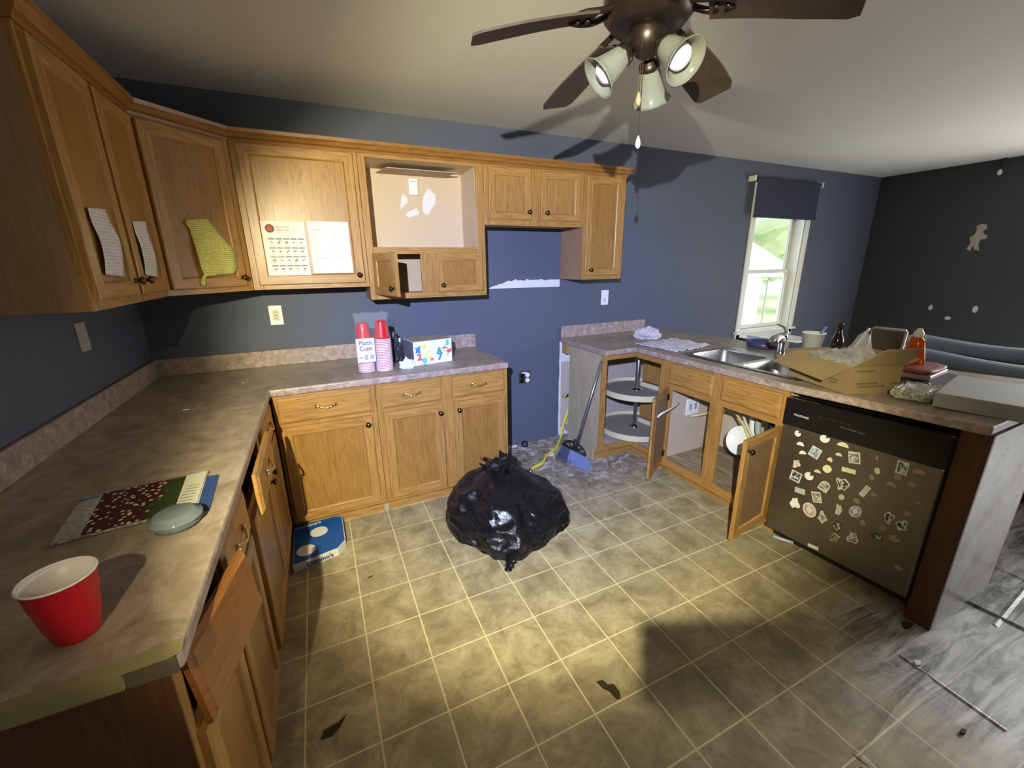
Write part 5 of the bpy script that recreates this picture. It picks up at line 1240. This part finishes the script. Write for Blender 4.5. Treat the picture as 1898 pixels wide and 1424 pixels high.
for k, (cx, cy, r_) in enumerate(((.135, .19, .13),)):
    tb = Thing('clear_plastic_bag', 'crinkled clear plastic bag sticking up out of the cardboard box', 'bag', PEN @ (Vector((-.005, -1.40, bz+.02)) + Matrix.Rotation(R(-20), 3, 'Z') @ Vector((cx, cy, 0))))
    bm = B(); bmesh.ops.create_icosphere(bm, subdivisions=5, radius=1)
    for v in bm.verts:
        d = v.co.normalized(); k_ = 1+.35*abs(noise.noise(d*3))+.2*noise.noise(d*8)
        z_ = .125*(d.z*.5+.5)*k_
        z_ += .115*math.exp(-((d.x-.30)**2+(d.y+.35)**2)/.07)
        v.co = Vector((d.x*.120, d.y*.165, z_+.005))
    BAGC = mat('clear_bag_film', (.80, .84, .90), .12, spec=1., alpha=.24); q = N(BAGC); q.bump(q.noise(q.coord(), 22, 6, .7, 2), .9, .02)
    mesh_obj('film', bm, BAGC, tb.o, smooth=True)

# dish soap, red lid container, foil scraps, bread bag, foam box
zz = zo(1.4)
t = Thing('serving_tray', 'flat black tray under the red-lidded container', 'tray', (.62, -1.42, zz), frame=PEN)
bm = B(); prism(bm, [(.46, -1.57), (.84, -1.545), (.86, -1.25), (.48, -1.27)], zz+.001, zz+.012); t.part('plate', bm, BLKM, bevel=.003)
t = Thing('food_box', 'cloudy plastic food box with dusty red lid under the soap bottle', 'container', (.67, -1.385, zz+.012), frame=PEN, rz=R(6))
mesh_obj('tub', box(-.14, .14, -.095, .095, .001, .030), mat('cloudy_tub', (.30, .20, .20), .4), t.o, bevel=.008)
food_t = t
t = Thing('dish_soap_bottle', 'orange dish soap bottle with white cap standing on the red lid', 'bottle', (.69, -1.355, zz+.0545), frame=PEN, rz=R(0))
bm = B(); rings = []
for z, a_, b_ in ((0, .050, .028), (.006, .056, .032), (.05, .048, .030), (.10, .038, .026), (.135, .030, .022), (.150, .020, .018), (.158, .013, .013)):
    rings.append([bm.verts.new((.2*a_*math.sin(0)+b_*math.cos(2*math.pi*k/28), a_*math.sin(2*math.pi*k/28), z)) for k in range(28)])
for a, b in zip(rings, rings[1:]):
    for k in range(28): bm.faces.new((a[k], a[(k+1) % 28], b[(k+1) % 28], b[k]))
bm.faces.new(rings[0][::-1]); bm.faces.new(rings[-1]); mesh_obj('body', bm, ORANGE, t.o, smooth=True)
bm = B(); lathe(bm, [(.017, .150), (.021, .155), (.021, .176), (.013, .186), (.011, .196), (0, .198)], 24); mesh_obj('cap', bm, PLW, t.o, smooth=True)
bm = B()
for sg in (-1, 1): tube(bm, spline([(0, sg*.013, .165), (0, sg*.032, .150), (0, sg*.034, .138), (0, sg*.026, .122)], 5), .004, 8)
mesh_obj('handle_rings', bm, mat('pale_yellow_plastic', (.75, .60, .25), .35), t.o, smooth=True)
t = Thing('foil_wrappers', 'crumpled green and red foil scraps in front of the black tray', 'wrapper', (.43, -1.44, zz+.001), frame=PEN)
random.seed(4)
for k in range(9):
    bm = B(); bmesh.ops.create_icosphere(bm, subdivisions=2, radius=.012+.006*random.random())
    for v in bm.verts: v.co *= 1+.5*noise.noise(v.co*120+Vector((k, 0, 0))); v.co.z = max(0, v.co.z*.7+.006)
    bmesh.ops.translate(bm, vec=(.03*random.uniform(-1, 1)-.0+.006*k, -.11*(k/8-.4), 0), verts=bm.verts); mesh_obj('scrap', bm, [GREENM if k % 3 else mat('foil_red_brown', (.16, .05, .03), .4)], t.o)
def cushion(t, part, sx_, sy_, h_, m, f=6, amp=.3, seed=0, z0=0.):
    bm = B(); bmesh.ops.create_icosphere(bm, subdivisions=5, radius=1)
    for v in bm.verts:
        d = v.co.copy(); p = 2.8; k = 1+amp*noise.noise(d*f+Vector((seed,)*3))*.35
        ex = lambda a: math.copysign(abs(a)**(2/p*.72), a)
        v.co = Vector((ex(d.x)*sx_*k, ex(d.y)*sy_*k, z0+h_*(.5+.5*ex(d.z))*(1+amp*noise.noise(d*f*1.3)*.8)))
    return mesh_obj(part, bm, m, t.o, smooth=True)
cushion(food_t, 'lid', .150, .100, .026, REDC, 3, .12, 4, z0=.0285)
t = Thing('bread_bag', 'clear bag of flattened bread on the counter edge between box and white foam box', 'bag', (.225, -1.565, zo(1.55)+.002), frame=PEN, rz=R(8))
BRD = mat('bread_bag_film', (.5, .5, .42), .25); q = N(BRD); q.base(q.ramp(q.noise(q.coord(), 26, 5, .7, 2.5), [(.38, (.07, .10, .13)), (.47, (.42, .42, .34)), (.6, (.56, .56, .46)), (.7, (.75, .78, .80))])); q.bump(q.noise(q.coord(), 30, 5, .7, 2), .8, .01)
cushion(t, 'film', .130, .075, .038, BRD, 4, .4, 2)
t = Thing('foam_box', 'large flat white foam box on the end of the peninsula counter', 'box', (.075, -1.672, zo(1.80)-.012), frame=PEN, rot=Matrix.Rotation(R(10), 4, 'Z'))
mesh_obj('box_body', box(0, .44, -.42, 0, .014, .074), FOAM, t.o, bevel=.003)

# ---------------------------------------------------- next room: sofa and chair behind the counter
t = Thing('sofa', 'grey-blue sofa with black piping beyond the peninsula counter', 'sofa', (5.3, -1.9, 0))
t.part('base', box(4.88, 5.85, -2.75, -1.05, .05, .50), SOFA, bevel=.03)
def roll(x, z, r1, r2, y0_, y1_, name, seed):
    bm = B(); n_ = 24; rows = []
    for i in range(31):
        y = y0_+(y1_-y0_)*i/30; e_ = min(1, (min(i, 30-i)+.6)/3)**.5
        dz = .018*math.sin(i*.25+seed)
        rows.append([bm.verts.new((x+r1*e_*math.cos(2*math.pi*k/n_), y, z+dz+r2*e_*math.sin(2*math.pi*k/n_))) for k in range(n_)])
    for a, b in zip(rows, rows[1:]):
        for k in range(n_): bm.faces.new((a[k], a[(k+1) % n_], b[(k+1) % n_], b[k]))
    bm.faces.new(rows[0]); bm.faces.new(rows[-1]); t.part(name, bm, SOFA, smooth=True)
roll(5.62, .74, .16, .155, -2.7, -1.12, 'back_cushion', 0); roll(5.30, .70, .15, .125, -2.7, -1.10, 'cushion', 1); roll(4.98, .64, .16, .110, -2.7, -1.08, 'cushion', 2)
for x, z in ((5.47, .775), (5.13, .70)):
    bm = B(); tube(bm, [(x, -2.7, z), (x, -1.15, z+.01)], .022, 8); t.part('piping', bm, DKSEAM)
t = Thing('dining_chair', 'chair with white tubular frame and grey-brown back standing behind the counter', 'chair', (4.75, -1.42, 0))
bm = B()
for yy_ in (-1.30, -1.50): tube(bm, [(4.72, yy_, 0), (4.75, yy_, .45), (4.80, yy_, 1.02)], .013, 8)
tube(bm, [(4.80, -1.30, 1.02), (4.80, -1.50, 1.02)], .013, 8)
for yy_ in (-1.27,): tube(bm, [(4.62, yy_, .84), (4.80, yy_+.0, 1.01)], .010, 8)
t.part('frame', bm, mat('cream_tube', (.50, .47, .42), .4), smooth=True)
bm = box(4.775, 4.812, -1.50, -1.30, .78, 1.015); t.part('backrest', bm, mat('grey_brown_fabric', (.13, .105, .09), .9), bevel=.006)
t.part('seat', box(4.40, 4.78, -1.52, -1.28, .43, .46), mat('seat_brown', (.12, .10, .085), .9), bevel=.01)
for yy_ in (-1.30, -1.50): bm = B(); tube(bm, [(4.42, yy_, 0), (4.42, yy_, .44)], .013, 8); t.part('leg', bm, mat('cream_leg', (.50, .47, .42), .4))

# ---------------------------------------------------- floor debris
def scrap(label, c, pts, m, h_=.003, name='floor_scrap', group='scraps on the floor', cat='debris'):
    bm = B(); prism(bm, pts, .0008, h_); o = mesh_obj(name, bm, m, loc=c); return tag(o, label, cat, group)
LEAF = mat('dark_leaf', (.045, .032, .012), .8)
scrap('dark leaf-shaped scrap in the middle foreground of the floor', (1.72, -2.115, 0), [(-.025, .045), (.0, .040), (.006, .018), (.028, .010), (.030, -.022), (.016, -.045), (.002, -.040), (-.004, -.005), (-.018, .012)], LEAF)
scrap('dark torn scrap on the floor near the left cabinets', (.785, -1.815, 0), [(-.045, -.022), (-.01, -.028), (.02, -.005), (.040, .028), (.012, .010), (-.020, .006), (-.035, .002)], LEAF)
scrap('tiny dark chip on the floor between left cabinets and bag', (.985, -1.12, 0), [(-.015, 0), (.0, -.006), (.018, .006), (.002, .004)], LEAF)
for x, y, s_, lb in ((2.878, -2.548, .018, 'pale splinter beside the end post of the peninsula'), (3.06, -2.44, .03, 'chipped plywood flake at the foot of the grey end panel'), (2.70, -2.74, .012, 'dark pebble of dirt in the lower right of the floor'), (2.26, -2.66, .015, 'dark crumb at the bottom edge of the floor')):
    random.seed(int(x*100)); pts = [(s_*(1+.4*random.uniform(-1, 1))*math.cos(a), s_*.5*(1+.4*random.uniform(-1, 1))*math.sin(a)) for a in [i*.9 for i in range(7)]]
    scrap(lb, (x, y, 0), pts, PLW if s_ == .018 else LEAF, .008)
scrap('small white square scrap beside the cabinet end in the stove gap', (2.115, -.34, 0), [(-.03, -.02), (.02, -.03), (.03, .012), (-.015, .025)], PLW, .006)
scrap('white paper strip on the floor under the broom bristles', (2.50, -.30, 0), [(-.04, -.015), (.04, -.025), (.045, .010), (-.03, .02)], PLW, .006)
scrap('white strip against the wall at the back of the stove gap', (2.28, -.025, 0), [(-.05, -.012), (.05, -.012), (.05, .012), (-.05, .012)], PLW, .012)
t = Thing('pipe_cap', 'small dark blue cap on the floor against the wall in the stove gap', 'cap', (2.40, -.05, 0))
bm = B(); lathe(bm, [(.030, .001), (.032, .02), (.024, .04), (0, .042)], 16, (2.40, -.05, 0)); t.part('cap', bm, mat('cap_navy', (.025, .03, .06), .4), smooth=True)
t = Thing('white_marker', 'white and blue pen lying on the floor under the dishwasher', 'pen', (3.135, -1.845, .006), rz=R(-62))
bm = B(); tube(bm, [(-.05, 0, .008), (.05, 0, .008)], .008, 10); mesh_obj('barrel', bm, mat('pale_blue_barrel', (.45, .55, .70), .3), t.o, smooth=True)
scrap('clump of pale lint on the floor in front of the dishwasher', (2.98, -2.02, 0), [(-.03, -.02), (.01, -.035), (.035, -.01), (.02, .02), (-.01, .012), (-.035, .02)], mat('grey_lint', (.30, .30, .24), .9), .006)

# ---------------------------------------------------- unseen slab added behind and below the lens to throw the rounded floor shadow
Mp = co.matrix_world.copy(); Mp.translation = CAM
t = Thing('shadow_slab', 'unseen dark slab added behind and below the lens to shade the floor', 'blocker', (0, 0, 0), frame=Mp @ Matrix.Translation((0, 0, .020)))
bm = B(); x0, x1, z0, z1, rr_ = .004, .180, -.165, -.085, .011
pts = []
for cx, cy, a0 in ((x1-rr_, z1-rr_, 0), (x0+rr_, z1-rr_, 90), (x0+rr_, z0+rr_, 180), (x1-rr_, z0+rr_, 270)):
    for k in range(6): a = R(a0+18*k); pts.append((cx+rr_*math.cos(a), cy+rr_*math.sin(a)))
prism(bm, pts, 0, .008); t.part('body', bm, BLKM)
